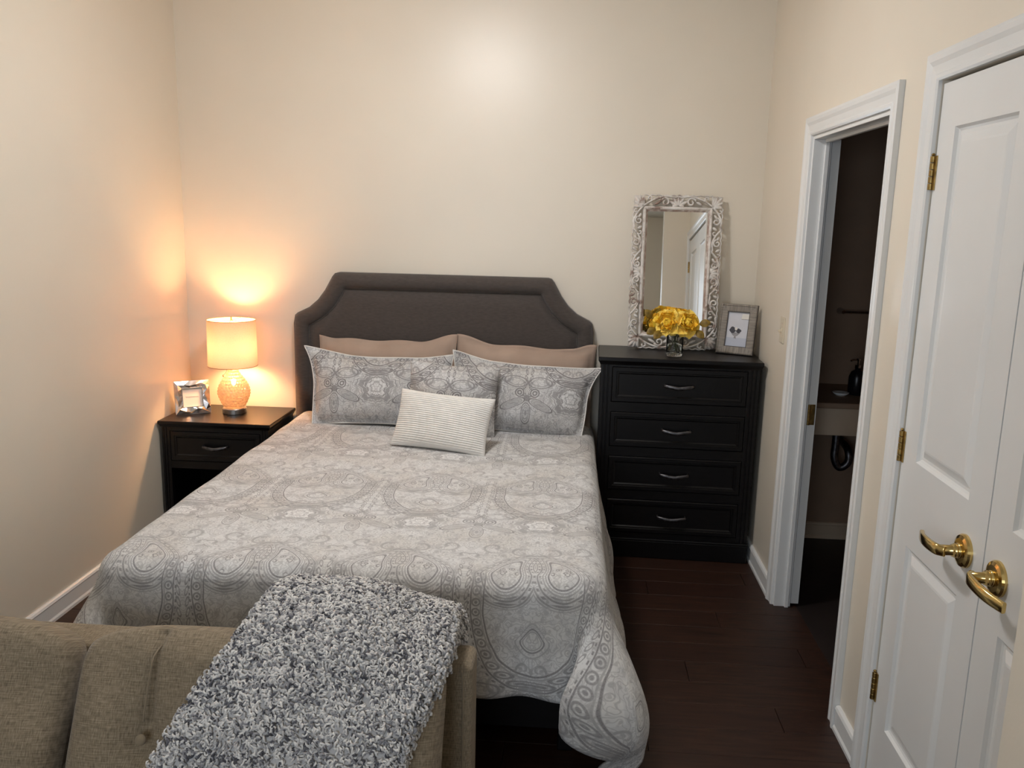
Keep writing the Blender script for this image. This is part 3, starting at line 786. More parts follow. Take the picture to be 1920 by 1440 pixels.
# ------------------------------------------------------------------ case furniture
def rings_front(bm, x0, x1, z0, z1, y, steps):
    """front face (towards -y) of nested rectangular rings; steps of (inset, depth behind y)"""
    rg = [[bm.verts.new((a, y+d, c)) for a, c in ((x0+o, z0+o), (x1-o, z0+o), (x1-o, z1-o), (x0+o, z1-o))] for o, d in steps]
    for p, q in zip(rg, rg[1:]):
        for i in range(4): bm.faces.new((p[i], p[(i+1) % 4], q[(i+1) % 4], q[i]))
    bm.faces.new(rg[-1])
def drawer(parent, x0, x1, z0, z1, y, handle_w=.138):
    root = bpy.data.objects.new('drawer', None); C.objects.link(root); root.parent = parent
    bm = bmesh.new()
    rings_front(bm, x0, x1, z0, z1, y, [(-.0, .020), (0, .003), (.003, 0), (.020, 0), (.023, .004), (.028, .004), (.034, .009), (.036, .009)])
    bmesh.ops.recalc_face_normals(bm, faces=bm.faces)
    obj('drawer_front', bm, 'black', root)
    zc, xc = (z0+z1)/2, (x0+x1)/2
    pts = catmull([(xc-handle_w/2, y+.009, zc+.004), (xc-handle_w/2, y-.010, zc+.004), (xc-handle_w*.36, y-.019, zc+.002), (xc, y-.023, zc-.005), (xc+handle_w*.36, y-.019, zc+.002), (xc+handle_w/2, y-.010, zc+.004), (xc+handle_w/2, y+.009, zc+.004)], 5)
    n = len(pts)
    bm = bmesh.new(); tube(bm, pts, [.0082+.0022*sst(.2, .5, i/n)*(1-sst(.5, .8, i/n)) for i in range(n)], 10, .62, up=(0, 1, 0))
    bmesh.ops.recalc_face_normals(bm, faces=bm.faces)
    obj('handle', bm, 'pewter', root, smooth=True)
    return root
def cornice(w_, d, z0, z1, ov):
    """top slab with stepped edge, oriented with its back at y=+d/2"""
    bm = bmesh.new(); rg = []
    for o, z in ((ov*.25, z0), (ov*.55, z0+(z1-z0)*.25), (ov, z0+(z1-z0)*.55), (ov, z1-.003), (ov-.003, z1)):
        rg.append([bm.verts.new(v) for v in ((-w_/2-o, -d/2-o, z), (w_/2+o, -d/2-o, z), (w_/2+o, d/2, z), (-w_/2-o, d/2, z))])
    bm.faces.new(rg[0]); bm.faces.new(rg[-1])
    for p, q in zip(rg, rg[1:]):
        for i in range(4): bm.faces.new((p[i], p[(i+1) % 4], q[(i+1) % 4], q[i]))
    bmesh.ops.recalc_face_normals(bm, faces=bm.faces); return bm
def stile(x0, x1, y, z0, z1):
    """fluted vertical post"""
    bm = bmesh.new(); prof = [(x0, y+.02), (x0, y)]
    w_ = (x1-x0); n = 2
    for k in range(n):
        c = x0+w_*(k+1)/(n+1)
        prof += [(c-.004, y), (c-.002, y+.003), (c+.002, y+.003), (c+.004, y)]
    prof += [(x1, y), (x1, y+.02)]
    a = [bm.verts.new((x, yy_, z0)) for x, yy_ in prof]; b = [bm.verts.new((x, yy_, z1)) for x, yy_ in prof]
    for i in range(len(prof)-1): bm.faces.new((a[i], a[i+1], b[i+1], b[i]))
    bm.faces.new((a[0], b[0], b[-1], a[-1])); bm.faces.new(a[::-1]); bm.faces.new(b)
    bmesh.ops.recalc_face_normals(bm, faces=bm.faces); return bm

# dresser
DRX, DRY, DRR = .775, -.222, R(-1.5)
dr = thing('dresser', 'tall black four-drawer chest of drawers carrying the mirror', 'dresser', (DRX, DRY, 0), (0, 0, DRR))
DW, DD = .766, .39
obj('top', cornice(DW, DD, .992, 1.030, .014), 'black', dr)
for s in (-1, 1): obj('side_panel', box(min(s*DW/2, s*(DW/2-.02)), max(s*DW/2, s*(DW/2-.02)), -DD/2+.02, DD/2, .02, .992), 'black', dr)
obj('back_panel', box(-DW/2+.02, DW/2-.02, DD/2-.012, DD/2, .05, .992), 'black', dr)
for s in (-1, 1):
    a, b = sorted((s*DW/2, s*(DW/2-.055))); obj('stile', stile(a, b, -DD/2, .085, .992), 'black', dr)
ZH = (.898, .672, .447, .224)
zr = [.992, .974]
for i, z in enumerate(ZH):
    drawer(dr, -DW/2+.058, DW/2-.058, z-.090, z+.082, -DD/2-.004)
    lo = z-.093; hi = (ZH[i+1]+.085) if i < 3 else .105
    obj('rail', box(-DW/2+.055, DW/2-.055, -DD/2+.002, -DD/2+.02, hi, lo), 'black', dr)
obj('rail', box(-DW/2+.055, DW/2-.055, -DD/2+.001, -DD/2+.02, .983, .992), 'black', dr)
obj('plinth', box(-DW/2-.003, DW/2+.003, -DD/2-.006, -DD/2+.014, 0, .092, .004), 'black', dr)
obj('plinth_moulding', box(-DW/2-.004, DW/2+.004, -DD/2-.012, -DD/2+.004, .092, .106, .005), 'black', dr)

# nightstand
NX, NY = -1.572, -.222
ns = thing('nightstand', 'black one-drawer nightstand with an open shelf beside the bed', 'nightstand', (NX, NY, 0))
NW, ND = .562, .40
obj('top', cornice(NW, ND, .590, .622, .014), 'black', ns)
for s in (-1, 1): obj('side_panel', box(min(s*NW/2, s*(NW/2-.02)), max(s*NW/2, s*(NW/2-.02)), -ND/2+.02, ND/2, .02, .590), 'black', ns)
for s in (-1, 1):
    a, b = sorted((s*NW/2, s*(NW/2-.042))); obj('stile', stile(a, b, -ND/2, 0, .590), 'black', ns)
obj('back_panel', box(-NW/2+.02, NW/2-.02, ND/2-.012, ND/2, .05, .590), 'black', ns)
drawer(ns, -NW/2+.045, NW/2-.045, .412, .566, -ND/2-.004, .125)
obj('rail', box(-NW/2+.042, NW/2-.042, -ND/2+.001, -ND/2+.02, .569, .590), 'black', ns)
obj('rail', box(-NW/2+.042, NW/2-.042, -ND/2+.001, -ND/2+.02, .370, .409), 'black', ns)
obj('shelf', box(-NW/2+.02, NW/2-.02, -ND/2+.01, ND/2-.012, .09, .11), 'black', ns)
obj('plinth', box(-NW/2+.02, NW/2-.02, -ND/2+.006, -ND/2+.024, 0, .09), 'black', ns)

# ------------------------------------------------------------------ table lamp
LX, LY, LZ = -1.556, -.190, .622
tl = thing('table_lamp', 'lit table lamp with drum shade and bumpy champagne glass base', 'lamp', (LX, LY, LZ))
bm = bmesh.new(); lathe(bm, [(.058, 0), (.062, .002), (.062, .026), (.059, .030), (.03, .031)], 48); bmesh.ops.recalc_face_normals(bm, faces=bm.faces); obj('base', bm, 'nickel', tl)
gp = catmull([(.050, 0, .032), (.062, 0, .055), (.078, 0, .095), (.081, 0, .118), (.074, 0, .148), (.056, 0, .182), (.036, 0, .212), (.024, 0, .236), (.020, 0, .250)], 8)
def hob(r, z, a):
    n = 26; rowf = (z-.034)/.0158; k = math.floor(rowf)
    sp_ = 2*pi*r/n; br = min(.0072, .47*sp_)
    fa = (a*n/(2*pi)+(k % 2)*.5) % 1-.5; fz = rowf-k-.5
    d = math.hypot(fa*sp_, fz*.0158)/br
    return r+.75*br*math.sqrt(max(0, 1-d*d))
bm = bmesh.new(); lathe(bm, [(p.x, p.z) for p in catmull([(p.x, 0, p.z) for p in gp], 2)], 208, fn=hob, cap=False); bmesh.ops.recalc_face_normals(bm, faces=bm.faces); obj('glass_body', bm, 'lampglass', tl, smooth=True)
bm = bmesh.new(); lathe(bm, [(.022, .250), (.022, .262), (.012, .264), (.012, .285), (.018, .287), (.018, .318), (.010, .320)], 24); bmesh.ops.recalc_face_normals(bm, faces=bm.faces); obj('socket', bm, 'harp', tl)
for x, y in ((-.038, -.006), (.038, .006)):
    bm = bmesh.new(); lathe(bm, [(.010, .318), (.014, .328), (.026, .345), (.031, .365), (.028, .386), (.016, .400), (.002, .404)], 24)
    bmesh.ops.recalc_face_normals(bm, faces=bm.faces); bm.transform(Matrix.Translation((x, y, 0))); obj('bulb', bm, 'bulb', tl, smooth=True)
bm = bmesh.new(); lathe(bm, [(.004, .150), (.010, .158), (.012, .17), (.008, .182), (.002, .186)], 16); bmesh.ops.recalc_face_normals(bm, faces=bm.faces); obj('night_bulb', bm, 'nightbulb', tl, smooth=True)
bm = bmesh.new()
tube(bm, catmull([(0, -.012, .29), (0, -.052, .34), (0, -.058, .42), (0, -.03, .485), (0, 0, .498), (0, .03, .485), (0, .058, .42), (0, .052, .34), (0, .012, .29)], 5), .0016, 6)
obj('harp', bm, 'harp', tl)
bm = bmesh.new()
def sh_r(z): return .1275-.0035*(z-.258)/.244
lathe(bm, [(sh_r(z), z) for z in [.258+.244*i/12 for i in range(13)]], 72, cap=False); obj('shade', bm, 'shade', tl, smooth=True)
bm = bmesh.new()
for z in (.258, .502):
    bm = bmesh.new(); tube(bm, [(sh_r(z)*math.cos(a), sh_r(z)*math.sin(a), z) for a in [2*pi*i/60 for i in range(61)]], .0016, 6, cap=False); obj('shade_rim', bm, 'harp', tl)
bm = bmesh.new()
for k in range(3):
    a = R(90+k*120); tube(bm, [(0, 0, .499), (sh_r(.5)*math.cos(a), sh_r(.5)*math.sin(a), .499)], .0014, 6)
obj('spider', bm, 'harp', tl)
bm = bmesh.new(); lathe(bm, [(.004, .499), (.006, .503), (.004, .507), (.005, .512), (.002, .517)], 14); obj('finial', bm, 'harp', tl)
bm = bmesh.new(); tube(bm, catmull([(-.02, -.01, .275), (-.026, -.016, .25), (-.030, -.02, .225), (-.042, -.03, .208)], 5), .0012, 6); lathe(bm, [(.002, .198), (.0035, .202), (.003, .209), (.001, .212)], 8, -.043, -.031); obj('pull_chain', bm, 'harp', tl)

# ------------------------------------------------------------------ picture frames
def easel(parent, h):
    bm = extr([(-.025, .0), (.025, .0), (.012, h*.7), (-.012, h*.7)], 0, .003)
    bm.transform(Matrix.Translation((0, .012, .004)) @ Matrix.Rotation(R(-24), 4, 'X'))
    obj('easel', bm, 'darkline', parent)
fa = math.atan2(.114, .141)
pf = thing('picture_frame', 'square silver faceted picture frame beside the lamp', 'picture frame', (-1.752, -.262, .623), (R(-9), 0, fa-.08))
S = .178; B = .040
bm = bmesh.new(); random.seed(11)
n = 14; side = []
for rr_ in range(3):           # three rings of points: outer, ridge, inner
    o = (0, B*.5, B)[rr_]; ring = []
    for e in range(4):
        for k in range(5):
            t_ = k/5; a = -S/2+o; L = S-2*o
            j = (random.random()-.5)*.35 if 0 < k else 0
            p = {0: (a+L*(t_+j/5), o), 1: (S/2-o, o+L*(t_+j/5)), 2: (S/2-o-L*(t_+j/5), S-o), 3: (a, S-o-L*(t_+j/5))}[e]
            y = (-.006, -.012-.010*random.random(), -.010)[rr_]
            if rr_ == 1:
                dx = (random.random()-.5)*.018; p = (p[0]+dx*(e % 2), p[1]+dx*(1-e % 2))
            ring.append(bm.verts.new((p[0], y, p[1])))
    side.append(ring)
for a, b in zip(side, side[1:]):
    N_ = len(a)
    for i in range(N_):
        q = (a[i], a[(i+1) % N_], b[(i+1) % N_], b[i])
        if random.random() < .5: bm.faces.new((q[0], q[1], q[2])); bm.faces.new((q[0], q[2], q[3]))
        else: bm.faces.new((q[0], q[1], q[3])); bm.faces.new((q[1], q[2], q[3]))
bmesh.ops.recalc_face_normals(bm, faces=bm.faces)
if sum(f.normal.y for f in bm.faces) > 0: bmesh.ops.reverse_faces(bm, faces=bm.faces)
obj('faceted_border', bm, 'silver', pf)
obj('frame_edge', boxes([(-S/2, -S/2+.004, -.0065, .008, 0, S), (S/2-.004, S/2, -.0065, .008, 0, S), (-S/2+.004, S/2-.004, -.0065, .008, 0, .004), (-S/2+.004, S/2-.004, -.0065, .008, S-.004, S)]), 'silver', pf)
obj('inner_lip', boxes([(-S/2+B-.003, -S/2+B, -.014, -.003, B-.003, S-B+.003), (S/2-B, S/2-B+.003, -.014, -.003, B-.003, S-B+.003), (-S/2+B, S/2-B, -.014, -.003, B-.003, B), (-S/2+B, S/2-B, -.014, -.003, S-B, S-B+.003)]), 'silver', pf)
cdp = obj('card', box(-S/2+B, S/2-B, -.003, .006, B, S-B), 'paper', pf)
bm = bmesh.new(); x = -.034
random.seed(4); P = []
for k in range(34):
    P.append((x+k*.002, -.0034, S/2+.002+.0035*math.sin(k*1.9)*(1.6 if k in (0, 1, 9, 18, 25) else 1)))
tube(bm, catmull(P, 3), .0006, 5); obj('script_lettering', bm, 'ink', cdp)
easel(pf, S)

fb = math.atan2(-.121, .17)
pg = thing('picture_frame', 'grey weathered wood picture frame beside the mirror', 'picture frame', (1.066, -.196, 1.0325), (R(-12), 0, R(-26)))
W_, H_, B = .185, .252, .038
def mitre(x0, x1, z0, z1, kind):
    """a mitred frame side with stepped profile"""
    bm = bmesh.new(); prof = [(0, .004), (0, -.014), (.004, -.017), (.007, -.017), (.0085, -.013), (.034, -.010), (.038, -.007), (.038, .004)]
    ends = {'b': ((x0, z0, 1, 1), (x1, z0, -1, 1)), 't': ((x1, z1, -1, -1), (x0, z1, 1, -1)), 'l': ((x0, z1, 1, -1), (x0, z0, 1, 1)), 'r': ((x1, z0, -1, 1), (x1, z1, -1, -1))}[kind]
    rg = [[bm.verts.new((ex+sx*o, y, ez+sz*o)) for o, y in prof] for ex, ez, sx, sz in ends]
    for i in range(len(prof)-1): bm.faces.new((rg[0][i], rg[0][i+1], rg[1][i+1], rg[1][i]))
    bm.faces.new((rg[0][0], rg[1][0], rg[1][-1], rg[0][-1])); bm.faces.new(rg[0]); bm.faces.new(rg[1][::-1])
    bmesh.ops.recalc_face_normals(bm, faces=bm.faces); return bm
for k in 'btlr': obj('frame_side', mitre(-W_/2, W_/2, 0, H_, k), 'greywood' if k in 'lr' else 'greywoodh', pg)
obj('frame_edge', boxes([(-W_/2-.0015, -W_/2, -.012, .004, -.0015, H_+.0015), (W_/2, W_/2+.0015, -.012, .004, -.0015, H_+.0015), (-W_/2, W_/2, -.012, .004, -.0015, 0), (-W_/2, W_/2, -.012, .004, H_, H_+.0015)]), 'darkline', pg)
obj('inner_lip', boxes([(-W_/2+B-.002, -W_/2+B+.001, -.0085, .002, B-.002, H_-B+.002), (W_/2-B-.001, W_/2-B+.002, -.0085, .002, B-.002, H_-B+.002), (-W_/2+B, W_/2-B, -.0085, .002, B-.002, B+.001), (-W_/2+B, W_/2-B, -.0085, .002, H_-B-.001, H_-B+.002)]), 'darkline', pg)
ph_ = obj('photo_print', box(-W_/2+B, W_/2-B, 0, .003, B, H_-B), 'printbg', pg)
def flat(poly, y, mat, nm):
    bm = bmesh.new(); bm.faces.new([bm.verts.new((x, y, z)) for x, z in poly]); obj(nm, bm, mat, ph_)
pw, pz0, pz1 = W_/2-B, B, H_-B
flat([(-pw, pz0), (pw, pz0), (pw, pz0+.045), (-pw, pz0+.045)], -.0004, 'printlow', 'printed_table')
def blob(cx, cz, rx, rz, jit, n=26): return [(cx+rx*(1+jit*math.sin(k*7.3)*.6+jit*math.cos(k*3.1)*.4)*math.cos(2*pi*k/n), cz+rz*(1+jit*math.sin(k*5.7))*math.sin(2*pi*k/n)) for k in range(n)]
cz = pz0+.072
flat([(-.032, cz), (-.022, cz-.014), (-.012, cz-.020), (-.014, cz-.030), (.0, cz-.032), (-.002, cz-.030), (-.004, cz-.020), (.006, cz-.014), (.018, cz)], -.0006, 'printmid', 'printed_bowl')
flat(blob(-.022, cz+.012, .017, .015, .16), -.0008, 'shadeink', 'printed_flower')
flat(blob(.008, cz+.009, .013, .011, .16), -.0008, 'shadeink', 'printed_flower')
flat(blob(-.006, cz+.019, .007, .008, .1), -.0009, 'paper', 'printed_flower')
flat([(.014, pz1-.034), (pw, pz1-.034), (pw, pz1-.008), (.018, pz1-.008)], -.0005, 'paper', 'printed_lampshade')
flat([(.016, pz1-.037), (pw, pz1-.037), (pw, pz1-.034), (.014, pz1-.034)], -.0005, 'printmid', 'printed_shadow')  # shaded underside of the lampshade, coloured in as part of the printed picture
easel(pg, H_)

# ------------------------------------------------------------------ mirror with pierced carved frame
MW, MH = .458, .79
mr = thing('mirror', 'rectangular mirror in a whitewashed pierced scrollwork frame leaning on the wall', 'mirror', (.757, -.100, 1.0312), (R(-5), 0, R(-.5)))
SB, TB, IM = .056, .064, .021
gx, gz0, gz1 = MW/2-SB-IM, TB+IM, MH-TB-IM
obj('mirror_glass', box(-gx-.004, gx+.004, -.010, -.004, gz0-.004, gz1+.004), 'mirror', mr)
def mould(kind):
    bm = bmesh.new(); prof = [(0, -.003), (0, -.024), (.004, -.026), (.009, -.024), (.012, -.020), (IM, -.011), (IM, -.003)]
    x0, x1, z0, z1 = -gx-IM, gx+IM, gz0-IM, gz1+IM
    ends = {'b': ((x0, z0, 1, 1), (x1, z0, -1, 1)), 't': ((x1, z1, -1, -1), (x0, z1, 1, -1)), 'l': ((x0, z1, 1, -1), (x0, z0, 1, 1)), 'r': ((x1, z0, -1, 1), (x1, z1, -1, -1))}[kind]
    rg = [[bm.verts.new((ex+sx*o, y, ez+sz*o)) for o, y in prof] for ex, ez, sx, sz in ends]
    for i in range(len(prof)-1): bm.faces.new((rg[0][i], rg[0][i+1], rg[1][i+1], rg[1][i]))
    bm.faces.new((rg[0][0], rg[1][0], rg[1][-1], rg[0][-1])); bm.faces.new(rg[0]); bm.faces.new(rg[1][::-1])
    bmesh.ops.recalc_face_normals(bm, faces=bm.faces)
    for f in bm.faces: f.material_index = 0
    me = bpy.data.meshes.new('moulding'); bm.to_mesh(me); bm.free()
    me.materials.append(MAT['worn']); me.materials.append(MAT['wash'])
    for p in me.polygons:
        p.material_index = 1 if min(me.vertices[i].co.y for i in p.vertices) < -.0235 else 0
    return me
for k in 'btlr': obj('inner_moulding', mould(k), None, mr)
def spiral(c, r0, r1, a0, turns, n=16):
    return [(c[0]+(r0+(r1-r0)*i/n)*math.cos(a0+turns*2*pi*i/n), 0, c[1]+(r0+(r1-r0)*i/n)*math.sin(a0+turns*2*pi*i/n)) for i in range(n+1)]
def carve(bm, pts, r0, r1=None, flat_=2.4):
    n = len(pts); r1 = r1 or r0
    tube(bm, pts, [(r0+(r1-r0)*i/(n-1)) for i in range(n)], 8, flat_, up=(0, 1, 0))
def tear(bm, p, q, r):
    p, q = Vector((p[0], 0, p[1])), Vector((q[0], 0, q[1])); n = 7
    tube(bm, [p.lerp(q, i/n) for i in range(n+1)], [r*(.25+1.0*math.sin(pi*(.12+.85*i/n))**.8) for i in range(n+1)], 8, 1.1, up=(0, 1, 0))
def scroll_strip(L, W):
    """pierced scroll: p along x 0..L, across z 0 (inner) .. W (outer); mirrored about L/2"""
    bm = bmesh.new()
    half = L/2; m_ = round(half/.125); st = half/m_
    for mir in (0, 1):
        T_ = (lambda p: p) if not mir else (lambda p: [(L-a, b, c) for a, b, c in p])
        for k in range(m_):
            p0 = k*st; up_ = k % 2 == 0
            f = (lambda z: z) if up_ else (lambda z: W-z)
            # main S stem
            stem = catmull([(p0, 0, f(W*.12)), (p0+st*.25, 0, f(W*.55)), (p0+st*.6, 0, f(W*.86)), (p0+st*.9, 0, f(W*.80)), (p0+st*1.0, 0, f(W*.88))], 5)
            carve(bm, T_([tuple(v) for v in stem]), .0055, .0055)
            # big curl inside the stem
            s_ = 1 if up_ else -1
            cu = spiral((p0+st*.62, f(W*.42)), W*.36, W*.10, s_*R(165), -s_*1.15, 18)
            carve(bm, T_(cu), .0062, .0044)
            q = lambda a, z: ((L-a) if mir else a, f(z))
            cu2 = spiral((p0+st*.16, f(W*.70)), W*.20, W*.08, s_*R(-60), s_*.8, 12)
            carve(bm, T_(cu2), .0052, .0042)
            tear(bm, q(p0+st*.30, W*.22), q(p0+st*.50, W*.50), .0056)
            tear(bm, q(p0+st*.88, W*.12), q(p0+st*1.0, W*.50), .0062)
    # fan of leaves in the middle
    for a in (-62, -32, 0, 32, 62):
        tear(bm, (half+.004*math.sin(R(a)), W*.15), (half+W*.82*math.sin(R(a)), W*.15+W*.78*math.cos(R(a))), .0078)
    tear(bm, (half-.03, W*.1), (half, W*.2), .006); tear(bm, (half+.03, W*.1), (half, W*.2), .006)
    # thin spine against the moulding and scalloped outer edge
    carve(bm, [(0, 0, .0015), (L, 0, .0015)], .003)
    n = int(L/.006); carve(bm, [(L*i/n, 0, W-.004+.0022*math.sin(L*i/n*2*pi/.034)) for i in range(n+1)], .0034)
    bmesh.ops.recalc_face_normals(bm, faces=bm.faces)
    return bm
LS, LT = MH-2*TB, MW-2*SB
for s in (-1, 1):
    bm = scroll_strip(LS, SB)
    mtx = Matrix(((0, 0, s, s*(gx+IM)), (0, 1, 0, -.012), (1, 0, 0, TB), (0, 0, 0, 1)))
    bm.transform(mtx); bmesh.ops.recalc_face_normals(bm, faces=bm.faces); obj('carved_rail', bm, 'wash', mr, smooth=True)
for z, s in ((TB, -1), (MH-TB, 1)):
    bm = scroll_strip(LT, TB)
    mtx = Matrix(((1, 0, 0, -LT/2), (0, 1, 0, -.012), (0, 0, s, z), (0, 0, 0, 1)))
    bm.transform(mtx); bmesh.ops.recalc_face_normals(bm, faces=bm.faces); obj('carved_rail', bm, 'wash', mr, smooth=True)
for sx in (-1, 1):
    for sz, zc in ((-1, TB), (1, MH-TB)):
        bm = bmesh.new(); x0 = sx*(MW/2-SB)
        bx(bm, *sorted((x0, x0+sx*SB*.90)), -.014, -.004, *sorted((zc, zc+sz*TB*.90)))
        for a, l in ((6, .88), (26, 1.02), (45, 1.16), (64, 1.04), (84, .9)):
            p = (x0+sx*.006, zc+sz*.006); q = (x0+sx*SB*l*math.sin(R(a)), zc+sz*TB*l*math.cos(R(a)))
            pp, qq = Vector((p[0], -.014, p[1])), Vector((q[0], -.014, q[1]))
            tube(bm, [pp.lerp(qq, i/6) for i in range(7)], [.0088*(.3+.9*math.sin(pi*(.12+.82*i/6))) for i in range(7)], 8, 1.0, up=(0, 1, 0))
        carve(bm, [(x0, -.014, zc-sz*.0), (x0+sx*SB*.95, -.014, zc)], .004); carve(bm, [(x0, -.014, zc), (x0, -.014, zc+sz*TB*.95)], .004)
        bmesh.ops.recalc_face_normals(bm, faces=bm.faces); obj('corner_leaf', bm, 'wash', mr, smooth=True)
zmin = min(v.co.z for o in mr.children for v in o.data.vertices)
for o in mr.children: o.location.z -= zmin
mr.location.z = 1.0312

# ------------------------------------------------------------------ vase of roses
VX, VY, VZ = .750, -.312, 1.0302
va_ = thing('glass_vase', 'clear glass cylinder vase holding yellow roses', 'vase', (VX, VY, VZ))
bm = bmesh.new(); lathe(bm, [(.001, 0), (.037, 0), (.040, .003), (.041, .02), (.043, .112), (.0435, .114), (.041, .114), (.0395, .112), (.0375, .022), (.034, .015), (.001, .014)], 40, cap=False)
bmesh.ops.recalc_face_normals(bm, faces=bm.faces); obj('vase_glass', bm, 'glass', va_, smooth=True)
bm = bmesh.new(); lathe(bm, [(.001, .0145), (.0336, .0155), (.0368, .0222), (.0374, .055), (.001, .055)], 32, cap=False); bmesh.ops.recalc_face_normals(bm, faces=bm.faces); obj('water', bm, 'water', va_, smooth=True)
def petal_mesh(nm, w_, h_, cup, curl):
    def fn(u_, v_):
        a = -1+2*u_; b = v_
        wd = w_*(math.sin(pi*(.08+.74*b))**.75)
        ruff = .004*math.sin(a*6+b*4)*b
        x = a*wd; z = h_*b*(1-.10*a*a*b)
        y = -(cup*math.sin(pi*.5*min(1, b*1.15)))+cup*1.1*a*a*b-curl*max(0, b-.6)**2*8+ruff
        return (x, y, z)
    me = grid(9, 8, fn); me.name = nm; me.polygons.foreach_set('use_smooth', [True]*len(me.polygons)); return me
PET = [petal_mesh('petal_inner', .015, .032, .009, -.012), petal_mesh('petal_mid', .023, .040, .013, -.002), petal_mesh('petal_outer', .031, .046, .016, .010)]
for i, p in enumerate(PET): p.materials.append(MAT['yellow'] if i < 2 else MAT['palepet'])
def rose(off, facing, sz, label, seed):
    random.seed(seed); f = Vector(facing).normalized()
    root = thing('rose', label, 'flower', (VX, VY, VZ+.045), group='yellow roses in the glass vase')
    q = f.to_track_quat('Z', 'Y').to_matrix().to_4x4()
    base = Vector(off)-Vector((0, 0, .02)); M0 = Matrix.Translation(base-f*.020*sz) @ q
    for ring, (n, tilt, rad, sc_, me) in enumerate(((3, 4, .0035, .85, 0), (4, 14, .007, .95, 0), (5, 24, .010, .95, 1), (6, 40, .011, 1.0, 1), (7, 60, .011, 1.0, 2), (6, 82, .010, 1.02, 2))):
        for k in range(n):
            a = 2*pi*(k+.5*(ring % 2)+random.uniform(-.12, .12))/n
            tl_ = R(tilt+random.uniform(-6, 6)); s_ = sz*sc_*random.uniform(.92, 1.06)
            m_ = M0 @ Matrix.Rotation(a, 4, 'Z') @ Matrix.Translation((0, -rad*sz, 0)) @ Matrix.Rotation(tl_, 4, 'X') @ Matrix.Diagonal((s_, s_, s_, 1))
            o = obj('petal', PET[me], None, root); o.matrix_local = m_
    foot = Vector((-off[0]*.22+random.uniform(-.008, .008), -off[1]*.22+random.uniform(-.008, .008), -.021))
    neck = Vector((off[0]*.20, off[1]*.20, .072))
    hd = base-f*.018*sz
    bm = bmesh.new(); tube(bm, catmull([tuple(foot), tuple(foot.lerp(neck, .5)), tuple(neck), tuple(neck.lerp(hd, .6)), tuple(hd)], 5), .0024, 6); obj('stem', bm, 'stem', root, smooth=True)
    return root
RO = [((-.050, -.050, .152), (-.30, -.85, .40), 1.12, 'large yellow rose over the front of the vase toward the bed'),
      ((.058, -.048, .150), (.35, -.85, .30), 1.12, 'large open yellow rose over the front of the vase toward the wood picture frame'),
      ((-.108, .0, .150), (-.9, -.25, .35), .95, 'yellow rose at the bed side of the bouquet'),
      ((-.035, .005, .195), (-.15, -.35, .9), 1.0, 'yellow rose at the top of the bouquet'),
      ((.040, .020, .188), (.3, -.3, .9), .95, 'yellow rose at the top of the bouquet nearest the wood picture frame'),
      ((.098, .015, .145), (.9, -.2, .2), .85, 'yellow rose at the frame side of the bouquet'),
      ((-.01, .070, .150), (0, .8, .5), .9, 'yellow rose at the back of the bouquet facing the mirror')]
for i, (o_, f_, s_, l_) in enumerate(RO): rose(o_, f_, s_, l_, 50+i)
def leaf_mesh():
    def fn(u_, v_):
        a = -1+2*u_; wd = .020*math.sin(pi*(.04+.94*v_))**.8
        return (a*wd, -.006*math.sin(pi*v_)+.004*a*a, .055*v_)
    me = grid(5, 9, fn); me.name = 'leaf'; me.materials.append(MAT['leaf']); me.polygons.foreach_set('use_smooth', [True]*len(me.polygons)); return me
lm = leaf_mesh()
LEAVES = [((-.100, -.030, .138), (-.55, -.25, -.30), 'olive rose leaf drooping at the bed side of the bouquet'), ((-.080, -.050, .130), (-.30, -.30, -.35), 'olive rose leaf below the bed-side rose'), ((-.120, -.005, .185), (-.35, -.1, .45), 'olive leaf rising beside the bed-side rose'),
          ((.095, -.030, .135), (.45, -.2, -.40), 'olive rose leaf drooping at the frame side of the bouquet'), ((.112, -.015, .165), (.5, -.1, .1), 'olive leaf beside the frame-side rose')]
for p, d, l_ in LEAVES:
    root = thing('rose_leaf', l_, 'leaf', (VX, VY, VZ+.02), group='leaves of the rose bouquet')
    z_ = Vector(d).normalized(); fr_ = Vector((.1, -1, .35)); x_ = z_.cross(fr_).normalized(); y_ = z_.cross(x_)
    o = obj('leaf_blade', lm, None, root)
    o.matrix_local = Matrix(((x_.x, y_.x, z_.x, p[0]), (x_.y, y_.y, z_.y, p[1]), (x_.z, y_.z, z_.z, p[2]-.02), (0, 0, 0, 1)))
    bm = bmesh.new(); tube(bm, catmull([(p[0]*.1, p[1]*.1+.012, .03), (p[0]*.2, p[1]*.2+.012, .09), (p[0]*.6, p[1]*.6+.02, p[2]-.025), (p[0], p[1], p[2]-.02)], 5), .0013, 6); obj('stem', bm, 'stem', root)

# ------------------------------------------------------------------ sofa at the foot of the bed, facing the camera
SX0, SX1 = -1.85, .012
sf = thing('sofa', 'taupe linen sofa with tufted back cushions standing at the foot of the bed', 'sofa', (0, 0, 0))
def uvbox(o, s=1.0):
    me = o.data; ul = me.uv_layers.new(name='UV')
    for p in me.polygons:
        n = p.normal
        for li in p.loop_indices:
            c = me.vertices[me.loops[li].vertex_index].co
            ul.data[li].uv = (c.x*s, c.z*s) if abs(n.y) >= max(abs(n.x), abs(n.z)) else ((c.y*s, c.z*s) if abs(n.x) > abs(n.z) else (c.x*s, c.y*s))
    return o
uvbox(obj('back_frame', box(SX0, SX1, -2.60, -2.47, .13, .568, .020, 4), 'linen', sf, smooth=False))
bm = bmesh.new(); tube(bm, catmull([(SX1-.022, -2.601, .14), (SX1-.022, -2.601, .35), (SX1-.024, -2.601, .54), (SX1-.034, -2.598, .556)], 5), .003, 6); obj('welt', bm, 'linen', sf, smooth=True)
